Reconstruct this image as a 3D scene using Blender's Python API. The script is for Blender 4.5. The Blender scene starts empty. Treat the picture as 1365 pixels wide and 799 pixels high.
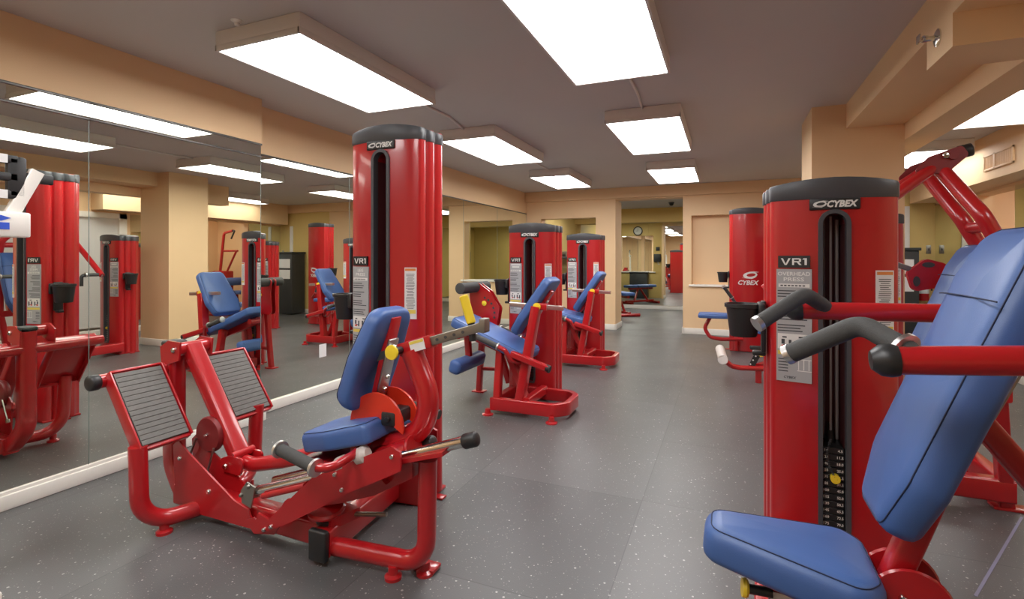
import bpy, bmesh, math, random
from mathutils import Matrix, Vector
random.seed(4)
PI = math.pi
SC = bpy.context.scene
COL = SC.collection
V = Vector

# ------------------------------------------------------------------ materials
def new_mat(name):
    m = bpy.data.materials.new(name); m.use_nodes = True
    nt = m.node_tree
    return m, nt, nt.nodes['Principled BSDF']

def mat(name, col, rough=.5, metal=0., coat=0., noise=.0, nscale=30., bump=0., bscale=200., spec=None):
    m, nt, b = new_mat(name)
    b.inputs['Roughness'].default_value = rough
    b.inputs['Metallic'].default_value = metal
    b.inputs['Coat Weight'].default_value = coat
    b.inputs['Coat Roughness'].default_value = .08
    if spec is not None: b.inputs['Specular IOR Level'].default_value = spec
    c = (col[0], col[1], col[2], 1)
    tc = nt.nodes.new('ShaderNodeTexCoord')
    n = nt.nodes.new('ShaderNodeTexNoise'); n.inputs['Scale'].default_value = nscale
    n.inputs['Detail'].default_value = 3
    nt.links.new(tc.outputs['Object'], n.inputs['Vector'])
    mx = nt.nodes.new('ShaderNodeMix'); mx.data_type = 'RGBA'
    mx.inputs['A'].default_value = tuple(x*(1-noise) for x in col) + (1,)
    mx.inputs['B'].default_value = tuple(min(1, x*(1+noise)) for x in col) + (1,)
    nt.links.new(n.outputs['Fac'], mx.inputs['Factor'])
    nt.links.new(mx.outputs['Result'], b.inputs['Base Color'])
    if bump:
        n2 = nt.nodes.new('ShaderNodeTexNoise'); n2.inputs['Scale'].default_value = bscale
        nt.links.new(tc.outputs['Object'], n2.inputs['Vector'])
        bp = nt.nodes.new('ShaderNodeBump'); bp.inputs['Strength'].default_value = bump
        bp.inputs['Distance'].default_value = .002
        nt.links.new(n2.outputs['Fac'], bp.inputs['Height'])
        nt.links.new(bp.outputs['Normal'], b.inputs['Normal'])
    return m

def emis(name, col, s):
    m = bpy.data.materials.new(name); m.use_nodes = True
    nt = m.node_tree; nt.nodes.clear()
    e = nt.nodes.new('ShaderNodeEmission'); e.inputs['Color'].default_value = (*col, 1); e.inputs['Strength'].default_value = s
    o = nt.nodes.new('ShaderNodeOutputMaterial'); nt.links.new(e.outputs[0], o.inputs['Surface'])
    return m

def floor_mat():
    m, nt, b = new_mat('rubber_floor')
    N, L = nt.nodes.new, nt.links.new
    tc = N('ShaderNodeTexCoord')
    # square rubber tiles, slightly different greys, thin dark seams
    sep = N('ShaderNodeSeparateXYZ'); L(tc.outputs['Object'], sep.inputs[0])
    def math_(op, a, bb=None):
        n = N('ShaderNodeMath'); n.operation = op
        for i, v in enumerate((a, bb)):
            if v is None: continue
            if isinstance(v, (int, float)): n.inputs[i].default_value = v
            else: L(v, n.inputs[i])
        return n.outputs[0]
    T = .93
    fx = math_('DIVIDE', math_('ADD', sep.outputs[0], 10.35), T); fy = math_('DIVIDE', math_('ADD', sep.outputs[1], 10.2), T)
    ex = math_('ABSOLUTE', math_('SUBTRACT', math_('FRACT', fx), .5)); ey = math_('ABSOLUTE', math_('SUBTRACT', math_('FRACT', fy), .5))
    seam = math_('GREATER_THAN', math_('MAXIMUM', ex, ey), .4975)
    cx = N('ShaderNodeCombineXYZ'); L(math_('FLOOR', fx), cx.inputs[0]); L(math_('FLOOR', fy), cx.inputs[1])
    wn = N('ShaderNodeTexWhiteNoise'); wn.noise_dimensions = '2D'; L(cx.outputs[0], wn.inputs['Vector'])
    base = N('ShaderNodeMix'); base.data_type = 'RGBA'
    base.inputs['A'].default_value = (.086, .086, .087, 1); base.inputs['B'].default_value = (.110, .110, .111, 1)
    L(wn.outputs['Value'], base.inputs['Factor'])
    # light flecks
    vo = N('ShaderNodeTexVoronoi'); vo.inputs['Scale'].default_value = 62; L(tc.outputs['Object'], vo.inputs['Vector'])
    sc = N('ShaderNodeSeparateColor'); L(vo.outputs['Color'], sc.inputs[0])
    size = math_('MULTIPLY', math_('POWER', sc.outputs[1], 3.), .31)
    fleck = math_('MULTIPLY', math_('LESS_THAN', vo.outputs['Distance'], size), math_('GREATER_THAN', sc.outputs[0], .52))
    vo2 = N('ShaderNodeTexVoronoi'); vo2.inputs['Scale'].default_value = 150; L(tc.outputs['Object'], vo2.inputs['Vector'])
    sc2 = N('ShaderNodeSeparateColor'); L(vo2.outputs['Color'], sc2.inputs[0])
    fl2 = math_('MULTIPLY', math_('LESS_THAN', vo2.outputs['Distance'], .3), math_('GREATER_THAN', sc2.outputs[0], .93))
    fl = math_('MULTIPLY', math_('MAXIMUM', fleck, math_('MULTIPLY', fl2, .5)), .75)
    mx = N('ShaderNodeMix'); mx.data_type = 'RGBA'; L(fl, mx.inputs['Factor']); L(base.outputs['Result'], mx.inputs['A'])
    mx.inputs['B'].default_value = (.5, .49, .46, 1)
    mx2 = N('ShaderNodeMix'); mx2.data_type = 'RGBA'; L(math_('MULTIPLY', seam, .45), mx2.inputs['Factor']); L(mx.outputs['Result'], mx2.inputs['A'])
    mx2.inputs['B'].default_value = (.02, .02, .02, 1)
    L(mx2.outputs['Result'], b.inputs['Base Color'])
    ns = N('ShaderNodeTexNoise'); ns.inputs['Scale'].default_value = 2.2; L(tc.outputs['Object'], ns.inputs['Vector'])
    rr = N('ShaderNodeMapRange'); rr.inputs['To Min'].default_value = .30; rr.inputs['To Max'].default_value = .44
    L(ns.outputs['Fac'], rr.inputs['Value']); L(rr.outputs[0], b.inputs['Roughness'])
    nb = N('ShaderNodeTexNoise'); nb.inputs['Scale'].default_value = 260; L(tc.outputs['Object'], nb.inputs['Vector'])
    bp = N('ShaderNodeBump'); bp.inputs['Strength'].default_value = .25; bp.inputs['Distance'].default_value = .002
    L(nb.outputs['Fac'], bp.inputs['Height']); L(bp.outputs['Normal'], b.inputs['Normal'])
    return m

def mirror_mat():
    m = bpy.data.materials.new('mirror_glass'); m.use_nodes = True
    nt = m.node_tree; nt.nodes.clear()
    g = nt.nodes.new('ShaderNodeBsdfGlossy'); g.inputs['Color'].default_value = (.86, .89, .80, 1); g.inputs['Roughness'].default_value = 0
    o = nt.nodes.new('ShaderNodeOutputMaterial'); nt.links.new(g.outputs[0], o.inputs['Surface'])
    return m

M = dict(
    red=mat('red_powder_coat', (.42, .009, .013), .28, coat=.5, noise=.04),
    maroon=mat('dark_maroon_inside', (.085, .012, .014), .5),
    rod=mat('satin_rod', (.42, .38, .36), .35, metal=.3),
    darkred=mat('dark_red_steel', (.20, .012, .014), .45, noise=.05),
    orange=mat('orange_red_steel', (.66, .035, .012), .35, coat=.3),
    blue=mat('blue_vinyl', (.055, .122, .335), .42, noise=.06, nscale=12, bump=.12, bscale=500),
    seam=mat('dark_blue_thread', (.012, .02, .06), .7),
    cap=mat('charcoal_plastic', (.060, .062, .070), .40, noise=.05),
    black=mat('black_plastic', (.018, .018, .019), .42),
    foam=mat('grey_foam_grip', (.055, .055, .054), .75, noise=.15, nscale=90, bump=.3, bscale=400),
    chrome=mat('polished_chrome', (.72, .71, .68), .14, metal=1.),
    alu=mat('brushed_aluminium', (.62, .61, .60), .32, metal=1., noise=.05),
    steel=mat('grey_steel_tube', (.30, .29, .26), .34, metal=.85, noise=.06),
    tread=mat('grey_rubber_tread', (.13, .125, .115), .62, noise=.22, nscale=45),
    yellow=mat('yellow_plastic', (.80, .58, .03), .4),
    white=mat('white_paint', (.80, .77, .71), .5, noise=.03),
    label=mat('white_label', (.72, .71, .70), .5),
    grey=mat('grey_placard', (.37, .37, .375), .45, noise=.03),
    ink=mat('dark_ink', (.05, .05, .055), .6),
    lightink=mat('silver_ink', (.72, .71, .68), .45),
    gold=mat('beige_ink', (.66, .50, .38), .4),
    labelyellow=mat('yellow_label', (.72, .56, .10), .5),
    labelorange=mat('orange_label', (.70, .24, .06), .5),
    wall=mat('peach_wall_paint', (.78, .545, .315), .6, noise=.03, nscale=3, bump=.05, bscale=300),
    yellowwall=mat('ochre_wall_paint', (.66, .48, .17), .6, noise=.03, nscale=3),
    ceil=mat('taupe_ceiling_paint', (.56, .52, .50), .7, noise=.03, nscale=2),
    fix=mat('white_fixture_enamel', (.70, .66, .63), .45),
    lens=emis('fluorescent_lens', (1., .985, .97), 7.0), lensdim=emis('fluorescent_lens_dim', (1., .985, .97), 4.0),
    floor=floor_mat(),
    mirror=mirror_mat(),
    channel=mat('dark_mirror_channel', (.10, .095, .09), .35, metal=.6),
    edge=mat('mirror_glass_edge', (.16, .20, .18), .3),
    blind=mat('white_blind', (.70, .70, .68), .55),
    bag=mat('translucent_pad', (.55, .50, .46), .4),
    blueink=mat('blue_ink', (.03, .09, .55), .5),
    glint=mat('lilac_glint', (.22, .22, .34), .4),
    clockface=mat('clock_face', (.66, .66, .62), .5),
    bin=mat('black_cabinet', (.03, .032, .033), .5),
    door=mat('maroon_door', (.16, .025, .022), .5),
)

# ------------------------------------------------------------------ mesh builder
_txt = {}
def text_geo(s, shear, bold):
    k = (s, shear, bold)
    if k not in _txt:
        c = bpy.data.curves.new('t', 'FONT'); c.body = s; c.size = 1; c.shear = shear; c.offset = bold
        c.resolution_u = 2; c.extrude = .0; c.align_x = 'LEFT'
        o = bpy.data.objects.new('t', c)
        me = bpy.data.meshes.new_from_object(o)
        vs = [v.co.copy() for v in me.vertices]; fs = [tuple(p.vertices) for p in me.polygons]
        bpy.data.objects.remove(o); bpy.data.curves.remove(c); bpy.data.meshes.remove(me)
        x0 = min(v.x for v in vs); x1 = max(v.x for v in vs); y0 = min(v.y for v in vs); y1 = max(v.y for v in vs)
        _txt[k] = ([((v.x-x0)/(x1-x0), (v.y-y0)/(y1-y0)) for v in vs], fs, (x1-x0)/(y1-y0))
    return _txt[k]

def fillet(pts, r, n=6):
    """round the inner corners of a polyline"""
    pts = [V(p) for p in pts]
    if not r: return pts
    out = [pts[0]]
    for i in range(1, len(pts)-1):
        a, b, c = pts[i-1], pts[i], pts[i+1]
        rr = r[i-1] if isinstance(r, (list, tuple)) else r
        d1 = (a-b); d2 = (c-b); l1, l2 = d1.length, d2.length
        d1.normalize(); d2.normalize()
        ang = d1.angle(d2)
        if ang > PI-.03 or rr <= 0: out.append(b); continue
        t = min(rr/math.tan(ang/2), l1*.48, l2*.48)
        R = t*math.tan(ang/2)
        p1, p2 = b+d1*t, b+d2*t
        bis = (d1+d2).normalized(); cen = b+bis*(R/math.sin(ang/2))
        for k in range(n+1):
            f = k/n
            v1, v2 = p1-cen, p2-cen
            w = v1.normalized().slerp(v2.normalized(), f)*R if R > 1e-6 else v1
            out.append(cen+w)
    out.append(pts[-1])
    return out

class MB:
    def __init__(s, T=None): s.v = []; s.f = []; s.T = T or Matrix.Identity(4)
    def add(s, vs, fs):
        o = len(s.v); s.v += [s.T @ V(p) for p in vs]; s.f += [tuple(i+o for i in f) for f in fs]; return s
    def box(s, lo, hi, bev=0., seg=2, M4=None):
        bm = bmesh.new(); bmesh.ops.create_cube(bm, size=1)
        lo, hi = V(lo), V(hi); c = (lo+hi)/2; d = hi-lo
        for v in bm.verts: v.co = V((v.co.x*d.x, v.co.y*d.y, v.co.z*d.z))
        if bev: bmesh.ops.bevel(bm, geom=bm.edges[:], offset=bev, segments=seg, profile=.5, affect='EDGES')
        bm.verts.index_update()
        vs = [(v.co+c) if M4 is None else M4 @ (v.co+c) for v in bm.verts]
        fs = [tuple(v.index for v in f.verts) for f in bm.faces]; bm.free()
        return s.add(vs, fs)
    def ring_loft(s, rings, cap=True, closed=True):
        n = len(rings[0]); vs = [p for r in rings for p in r]; fs = []
        for i in range(len(rings)-1):
            for j in range(n if closed else n-1):
                a = i*n+j; b = i*n+(j+1) % n
                fs.append((a, b, b+n, a+n))
        if cap: fs += [tuple(range(n))[::-1], tuple(range((len(rings)-1)*n, len(rings)*n))]
        return s.add(vs, fs)
    def tube(s, pts, r, bend=0., n=14, prof=None, up=None, bn=6, r2=None, dome=0):
        """round tube, or prof=(w,h) rounded rectangular tube with its w axis along `up` x direction"""
        P = fillet(pts, bend, bn)
        if prof:
            w, h = prof[0]/2, prof[1]/2; c = min(w, h)*(prof[2] if len(prof) > 2 else .3); sec = []
            for sx, sy, a0 in ((1, 1, 0), (-1, 1, 90), (-1, -1, 180), (1, -1, 270)):
                for k in range(4):
                    a = math.radians(a0+k*30); sec.append((sx*(w-c)+c*math.cos(a), sy*(h-c)+c*math.sin(a)))
        else: sec = [(math.cos(2*PI*k/n), math.sin(2*PI*k/n)) for k in range(n)]
        tang = []
        for i in range(len(P)):
            t = (P[min(i+1, len(P)-1)]-P[max(i-1, 0)]); tang.append(t.normalized())
        u = V(up) if up is not None else (V((0, 0, 1)) if abs(tang[0].z) < .9 else V((1, 0, 0)))
        rings = []
        L = len(P)
        for i in range(L):
            t = tang[i]; u = (u-t*u.dot(t)).normalized(); w_ = t.cross(u)
            rad = 1. if prof else (r if r2 is None else r+(r2-r)*i/(L-1))
            rings.append([P[i]+(u*a[1]+w_*a[0])*rad for a in sec])
        if dome and not prof:
            for end in (0, -1):
                t = tang[end]*(-1 if end == 0 else 1); extra = []
                rr = rings[end]; cen = P[end]
                for k in (1, 2, 3):
                    a = k*PI/2/3.3; extra.append([cen+(q-cen)*math.cos(a)+t*dome*math.sin(a) for q in rr])
                rings = extra[::-1]+rings if end == 0 else rings+extra
        return s.ring_loft(rings)
    def cyl(s, a, b, r, n=20, r2=None, dome=0): return s.tube([a, b], r, n=n, r2=r2, dome=dome)
    def prism(s, poly, axis, lo, hi, bev=0.):
        """polygon of 2-D points in the plane normal to axis ('x': (y,z), 'y': (x,z), 'z': (x,y)), extruded"""
        def P(p, h): return {'x': (h, p[0], p[1]), 'y': (p[0], h, p[1]), 'z': (p[0], p[1], h)}[axis]
        if not bev: return s.ring_loft([[P(p, lo) for p in poly], [P(p, hi) for p in poly]])
        n = len(poly); bm = bmesh.new()
        a = [bm.verts.new(P(p, lo)) for p in poly]; b = [bm.verts.new(P(p, hi)) for p in poly]
        f1 = bm.faces.new(a[::-1]); f2 = bm.faces.new(b)
        for i in range(n): bm.faces.new((a[i], a[(i+1) % n], b[(i+1) % n], b[i]))
        bmesh.ops.recalc_face_normals(bm, faces=bm.faces[:])
        bmesh.ops.bevel(bm, geom=list(f1.edges)+list(f2.edges), offset=bev, segments=2, profile=.5, affect='EDGES')
        bm.verts.index_update(); vs = [v.co.copy() for v in bm.verts]; fs = [tuple(v.index for v in f.verts) for f in bm.faces]; bm.free()
        return s.add(vs, fs)
    def lathe(s, prof, origin, axis=(0, 0, 1), n=24):
        ax = V(axis).normalized(); u = ax.orthogonal().normalized(); w = ax.cross(u); O = V(origin)
        return s.ring_loft([[O+ax*h+(u*math.cos(2*PI*k/n)+w*math.sin(2*PI*k/n))*max(r, 1e-4) for k in range(n)] for r, h in prof])
    def text(s, t, o, xa, ya, w, h=None, shear=0., bold=0.):
        pts, fs, asp = text_geo(t, shear, bold)
        h = h or w/asp; O, X, Y_ = V(o), V(xa), V(ya)
        return s.add([O+X*((p[0]-.5)*w)+Y_*((p[1]-.5)*h) for p in pts], fs)
    def build(s, name, m, parent=None, smooth=40, **props):
        me = bpy.data.meshes.new(name)
        lo = V((min(p.x for p in s.v), min(p.y for p in s.v), min(p.z for p in s.v)))
        hi = V((max(p.x for p in s.v), max(p.y for p in s.v), max(p.z for p in s.v)))
        c = (lo+hi)/2
        me.from_pydata([p-c for p in s.v], [], s.f)
        bm = bmesh.new(); bm.from_mesh(me); bmesh.ops.recalc_face_normals(bm, faces=bm.faces[:]); bm.to_mesh(me); bm.free()
        me.materials.append(M[m])
        for p in me.polygons: p.use_smooth = True
        me.set_sharp_from_angle(angle=math.radians(smooth))
        o = bpy.data.objects.new(name, me); COL.objects.link(o)
        if parent is not None: o.parent = parent; o.location = c-wloc(parent)
        else: o.location = c
        for k, v in props.items(): o[k] = v
        return o

def wloc(o):
    l = V((0, 0, 0))
    while o is not None: l = l+o.location; o = o.parent
    return l

def thing(name, label, cat, loc, group=None):
    o = bpy.data.objects.new(name, None); COL.objects.link(o); o.location = loc
    o.empty_display_size = .1; o['label'] = label; o['category'] = cat
    if group: o['group'] = group
    return o

def tagged(mb, name, m, label, cat, group=None, **k):
    o = mb.build(name, m, **k); o['label'] = label; o['category'] = cat
    if group: o['group'] = group
    return o

def struct(mb, name, m): return mb.build(name, m, kind='structure')

# ------------------------------------------------------------------ cushions
def roundpoly(pts, r, n=5):
    P = [V((p[0], p[1], 0)) for p in pts]; N = len(P); out = []
    for i in range(N):
        a, b, c = P[i-1], P[i], P[(i+1) % N]
        q = fillet([a+(b-a)*.0, b, c], r[i] if isinstance(r, (list, tuple)) else r, n)[1:-1]
        out += [(p.x, p.y) for p in q]
    return out

def inset(poly, d):
    N = len(poly); out = []
    area = sum(poly[i][0]*poly[(i+1) % N][1]-poly[(i+1) % N][0]*poly[i][1] for i in range(N))
    sg = 1 if area > 0 else -1
    for i in range(N):
        a, b, c = V(poly[i-1]), V(poly[i]), V(poly[(i+1) % N])
        e1 = (b-a); e2 = (c-b)
        if e1.length < 1e-7: e1 = e2
        if e2.length < 1e-7: e2 = e1
        n1 = V((-e1.y, e1.x)).normalized()*sg; n2 = V((-e2.y, e2.x)).normalized()*sg
        nn = (n1+n2)
        nn = nn.normalized() if nn.length > 1e-6 else n1
        out.append((b.x+nn.x*d/max(.5, nn.dot(n1)), b.y+nn.y*d/max(.5, nn.dot(n1))))
    return out

def cushion(poly, t, r, O, ex, ey, ez, name, parent, warp=None, crown=.008, rb=None, m='blue', piping=True, extra_seams=()):
    """upholstered pad: outline poly in (ex,ey), thickness t along ez (top side +ez), edges rounded by r"""
    O, ex, ey, ez = V(O), V(ex), V(ey), V(ez)
    rb = rb or min(.015, r)
    cx = sum(p[0] for p in poly)/len(poly); cy = sum(p[1] for p in poly)/len(poly)
    def P(p, z):
        z2 = z+(warp(p[0], p[1]) if warp else 0)
        return O+ex*p[0]+ey*p[1]+ez*z2
    rings = []
    for k in (3, 2, 1):
        f = k/4.; base = inset(poly, rb); rings.append([P((cx+(q[0]-cx)*(1-f), cy+(q[1]-cy)*(1-f)), -t) for q in base])
    for k in range(4):
        a = k/3*PI/2; rings.append([P(q, -t+rb*(1-math.sin(a))) for q in inset(poly, rb*(1-math.cos(a)+0) if False else rb*(1-math.sin(a)))] if False else
                                   [P(q, -t+rb-rb*math.cos(a)) for q in inset(poly, rb-rb*math.sin(a))])
    for k in range(6):
        a = k/5*PI/2; rings.append([P(q, -r+r*math.sin(a)) for q in inset(poly, r-r*math.cos(a))])
    base = inset(poly, r)
    for k in (1, 2, 3, 3.8):
        f = k/4.; rings.append([P((cx+(q[0]-cx)*(1-f), cy+(q[1]-cy)*(1-f)), crown*math.sin(min(1, f*1.3)*PI/2)) for q in base])
    o = MB().ring_loft(rings).build(name, m or 'blue', parent, smooth=60)
    if piping:
        a = math.radians(52); lp = [P(q, -r+r*math.sin(a)+.0005) for q in inset(poly, r-r*math.cos(a)-.0005)]
        mb = MB().tube(lp+[lp[0]], .0016, n=6)
        for sm in extra_seams: mb.tube([P(q, q[2]) for q in sm], .0018, n=6)
        mb.build('seam', 'seam', o)
    return o

# ------------------------------------------------------------------ logo
def swoosh(mb, o, xa, ya, w):
    """oval eye-shaped emblem with a tail"""
    O, X, Y_ = V(o), V(xa), V(ya); n = 28
    def pt(x, y): return O+X*(x*w)+Y_*(y*w)
    out = [pt(.40*math.cos(2*PI*k/n), .20*math.sin(2*PI*k/n)+.10*math.cos(2*PI*k/n)*.35) for k in range(n)]
    inn = [pt(.05+.25*math.cos(2*PI*k/n), .01+.10*math.sin(2*PI*k/n)+.03*math.cos(2*PI*k/n)) for k in range(n)]
    mb.add(out+inn, [(k, (k+1) % n, n+(k+1) % n, n+k) for k in range(n)])
    t = [pt(-.5, -.17), pt(.1, -.235), pt(.36, -.10), pt(.05, -.165)]
    mb.add(t, [(0, 1, 2, 3)])
    t = [pt(-.10, .20), pt(.20, .235), pt(.52, .19), pt(.2, .155)]
    mb.add(t, [(0, 1, 2, 3)])

LBS = '10 25 40 55 70 85 100 115 130 145 160 175 190'.split()
KGS = '4.5 11.5 18.0 25.0 31.5 38.5 45.0 52.0 58.5 65.5 72.5 79.0 85.5'.split()

# ------------------------------------------------------------------ weight tower (one part of a machine, with sub-parts)
BOW = .032
def bow(u): return -BOW*(1-(u/.2)**2)
def stroke_vr1(mb, o, X, Z, w, h):
    O, X, Z = V(o), V(X), V(Z)
    def poly(ps): mb.add([O+X*((p[0]-.5)*w)+Z*((p[1]-.5)*h) for p in ps], [tuple(range(len(ps)))])
    poly([(0, 1), (.085, 1), (.19, .16), (.15, 0)]); poly([(.38, 1), (.295, 1), (.19, .16), (.15, 0), (.23, 0)])
    poly([(.44, 0), (.515, 0), (.515, 1), (.44, 1)]); poly([(.515, .82), (.70, .82), (.70, 1), (.515, 1)]); poly([(.70, .42), (.78, .5), (.78, .92), (.70, 1)])
    poly([(.515, .40), (.70, .40), (.70, .58), (.515, .58)]); poly([(.62, .40), (.71, .40), (.80, 0), (.71, 0)])
    poly([(.91, 0), (1, 0), (1, 1), (.91, 1)]); poly([(.83, .80), (.91, .80), (.91, 1), (.87, 1)])

def make_tower(root, cx, yf, H, flip=False, title=(), knob=4, cup=True, big_logo=False, fine=True):
    T = Matrix.Translation((cx, yf, 0)) @ (Matrix.Rotation(PI, 4, 'Z') if flip else Matrix.Identity(4))
    sw, z0, z1 = .043, .165, H-.115
    NF = 8; HW = .194
    back = [(HW-2*HW*k/NF, .245-bow(HW-2*HW*k/NF)) for k in range(NF+1)]
    def flutes(sx):
        out = []
        for c, xo in ((.035, .202), (.105, .211), (.175, .217)):
            for k in range(7):
                a = -PI/2+PI*k/6; out.append((sx*(xo+.018*math.cos(a)), c+.031*math.sin(a)))
        return out
    fr = [(-HW+2*HW*k/NF, bow(-HW+2*HW*k/NF)) for k in range(NF+1)]
    full = fr+flutes(1)+back+flutes(-1)[::-1]
    L_ = [p for p in fr if p[0] < -sw-.01]; R_ = [p for p in fr if p[0] > sw+.01]
    notch = L_+[(-sw, bow(sw)), (-sw, .13), (sw, .13), (sw, bow(sw))]+R_+flutes(1)+back+flutes(-1)[::-1]
    mb = MB(T)
    if flip: mb.prism(full, 'z', .012, H)
    else:
        mb.prism(full, 'z', .012, z0); mb.prism(notch, 'z', z0, z1); mb.prism(full, 'z', z1, H)
        for sx in (-1, 1):
            sp = [(sx*sw, z1), (0, z1)]+[(sx*sw*math.sin(a*PI/16), z1-sw+sw*math.cos(a*PI/16)) for a in range(1, 9)]
            mb.prism(sp, 'y', bow(0)+.004, bow(0)+.05)
    # foot flange with bolt-down tabs
    mb.box((-.225, .0, 0), (.225, .245, .014), .004)
    for sx in (-1, 1): mb.box((sx*.25-.035, .10, 0), (sx*.25+.035, .15, .012), .005)
    tw = mb.build('weight_tower', 'red', root)
    # cap, slightly domed
    mb = MB(T)
    def capring(sc, z, dome): return [(p[0]*sc, .1225+(p[1]-.1225)*sc, z+dome*(1-(p[0]/.235)**2)) for p in full]
    mb.ring_loft([capring(1.01, H-.060, 0), capring(1.018, H-.058, .0), capring(1.018, H-.012, .022), capring(1.0, H-.003, .026), capring(.6, H+.003, .024), capring(.05, H+.004, .024)])
    mb.build('cap', 'cap', tw, label='charcoal grey plastic cap')
    n = Vector
    def logo(mbk, o, w, flipx=1, split=True):
        X = T.to_3x3() @ V((1, 0, 0)); O = T @ V(o)
    if big_logo:                         # the face turned to the room shows a large white emblem and word
        q = MB(); y = 7; ys = -1 if flip else 1
        yb = .245+BOW+.003 if flip else bow(0)-.003
        O = T @ V((0, yb, 0)); q.text('CYBEX', (O.x, O.y, 0.93), (1, 0, 0), (0, 0, 1), .255, .062, shear=.25, bold=.03)
        swoosh(q, (O.x+.02, O.y, 1.03), (1, 0, 0), (0, 0, 1), .215)
        for i, p in enumerate(q.v): q.v[i] = V((p.x, p.y+BOW*((p.x-cx)/.2)**2, p.z))
        q.build('logo', 'lightink', tw, label='white emblem and word on the red back')
    if not flip:
        # slot trim: stadium ring
        mb = MB(T); t = .0155
        def stad(h): return [(-h, z0+.02), (-h, z1-sw)]+[(h*math.cos(PI-a*PI/12), z1-sw+h*math.sin(PI-a*PI/12)) for a in range(0, 13)]+[(h, z0+.02), (h*.8, z0+(sw-h)-.004), (-h*.8, z0+(sw-h)-.004)]
        a, b = stad(sw+.012), stad(sw-t+.012)
        k = len(a); y0, y1 = bow(0)-.008, bow(0)+.03
        vs = [(p[0], y0, p[1]) for p in a]+[(p[0], y0, p[1]) for p in b]+[(p[0], y1, p[1]) for p in b]+[(p[0], y1, p[1]) for p in a]
        fs = []
        for i in range(k):
            j = (i+1) % k
            for r in range(4): fs.append((r*k+i, r*k+j, ((r+1) % 4)*k+j, ((r+1) % 4)*k+i))
        mb.add(vs, fs); mb.build('slot_trim', 'cap', tw, label='charcoal arched slot frame')
        mb = MB(T); mb.box((-sw+.001, .118, z0), (sw-.001, .127, z1)); mb.box((-sw, bow(sw)+.01, z0), (-sw+.002, .127, z1-sw)); mb.box((sw-.002, bow(sw)+.01, z0), (sw, .127, z1-sw))
        mb.build('slot_dark_sheets', 'maroon', tw, label='dark maroon sheets added inside the slot')  # added sheets that make the slot inside darker than the red housing
        # weight stack
        mb = MB(T); NP = 13; ph = .0262
        for i in range(NP): mb.box((-sw+.006, -.012, z0+.004+i*ph), (sw-.006, .125, z0+.004+(i+1)*ph-.0022), .002, 1)
        top = z0+.004+NP*ph
        mb.tube([(0, .06, top-.01), (0, .06, top+.075)], .018, r2=.008, n=12)
        mb.build('weight_stack', 'black', tw)
        mb = MB(T)
        mb.cyl((0, .045, top+.05), (0, .045, z1-.01), .0045, n=8)
        for sx in (-.018, .03): mb.cyl((sx, .1, top), (sx, .1, z1-.02), .007, n=8)
        mb.build('guide_rod', 'rod', tw, label='steel guide rods and lift rod')
        kz = z0+.004+(NP-1-knob+.5)*ph
        mb = MB(T); mb.cyl((0.004, -.012, kz), (.004, -.034, kz), .017, n=16); mb.build('selector_pin', 'yellow', tw, label='yellow round selector pin')
        if fine:
            mb = MB(T); cpts = []
            for i in range(70):
                f = i/69; a = i*1.9
                cpts.append((-.012+.016*math.sin(f*PI)*(-1)+.004*math.cos(a)+.02*f*f, -.03+.004*math.sin(a), top+.035-(top+.035-kz)*f))
            mb.tube(cpts, .0016, n=5); mb.build('coil_cord', 'ink', tw, label='dark coiled cord of the pin')
            for u_, lst, cw in ((-.024, LBS, .0062), (.023, KGS, .0054)):
                mb = MB(T)
                for i in range(NP):
                    z = z0+.004+(NP-1-i+.5)*ph
                    mb.text(lst[i], (u_, -.0128, z), (1, 0, 0), (0, 0, 1), cw*len(lst[i]), .0105, bold=.02)
                mb.build('weight_numbers', 'white', tw, label='white weight numbers on the plates')
        # maker's plate
        zc = H-.082
        mb = MB(T); mb.box((-.085, bow(0)-.006, zc-.022), (.085, bow(.08)+.004, zc+.022), .004); mb.build('maker_plate', 'black', tw, label='black maker plate')
        mb = MB(T); yy = bow(0)-.0068
        mb.text('CYBEX', (.026, yy, zc), (1, 0, 0), (0, 0, 1), .104, .027, shear=.25, bold=.045)
        swoosh(mb, (-.05, yy, zc), (1, 0, 0), (0, 0, 1), .058)
        mb.build('maker_lettering', 'lightink', tw)
        # label group, laid on the bowed front
        def local(u):
            sl = 2*BOW*u/.04; l = math.hypot(1, sl)
            return (u, bow(u), 0), (1/l, sl/l, 0)
        def panel(mbx, u, z0_, z1_, w, th):
            o, x = local(u); nrm = V((x[1], -x[0], 0)); X = V(x); O = V(o)
            vs = []
            for d in (-.004, th):
                for sx, z in ((-1, z0_), (1, z0_), (1, z1_), (-1, z1_)): vs.append(O+X*(sx*w/2)+nrm*d+V((0, 0, z)))
            mbx.add(vs, [(0, 1, 2, 3), (4, 5, 6, 7), (0, 1, 5, 4), (1, 2, 6, 5), (2, 3, 7, 6), (3, 0, 4, 7)])
        def wr(mbx, t, u, z, w, h, th, **k):
            o, x = local(-.137 if u < 0 else .167); X = V(x); nrm = V((x[1], -x[0], 0))
            du = u-o[0]; mbx.text(t, V(o)+X*du+nrm*th+V((0, 0, z)), x, (0, 0, 1), w, h, **k)
        def bar(mbx, u, z, w, h, th):
            o, x = local(-.137 if u < 0 else .167); X = V(x); nrm = V((x[1], -x[0], 0)); O = V(o)+X*(u-o[0])+nrm*th+V((0, 0, z))
            mbx.add([O-X*w/2, O+X*w/2, O+X*w/2+V((0, 0, h)), O-X*w/2+V((0, 0, h))], [(0, 1, 2, 3)])
        mb = MB(T); panel(mb, -.137, 1.214, 1.262, .112, .006); mb.build('model_plate', 'black', tw, label='black model plate')
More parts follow.
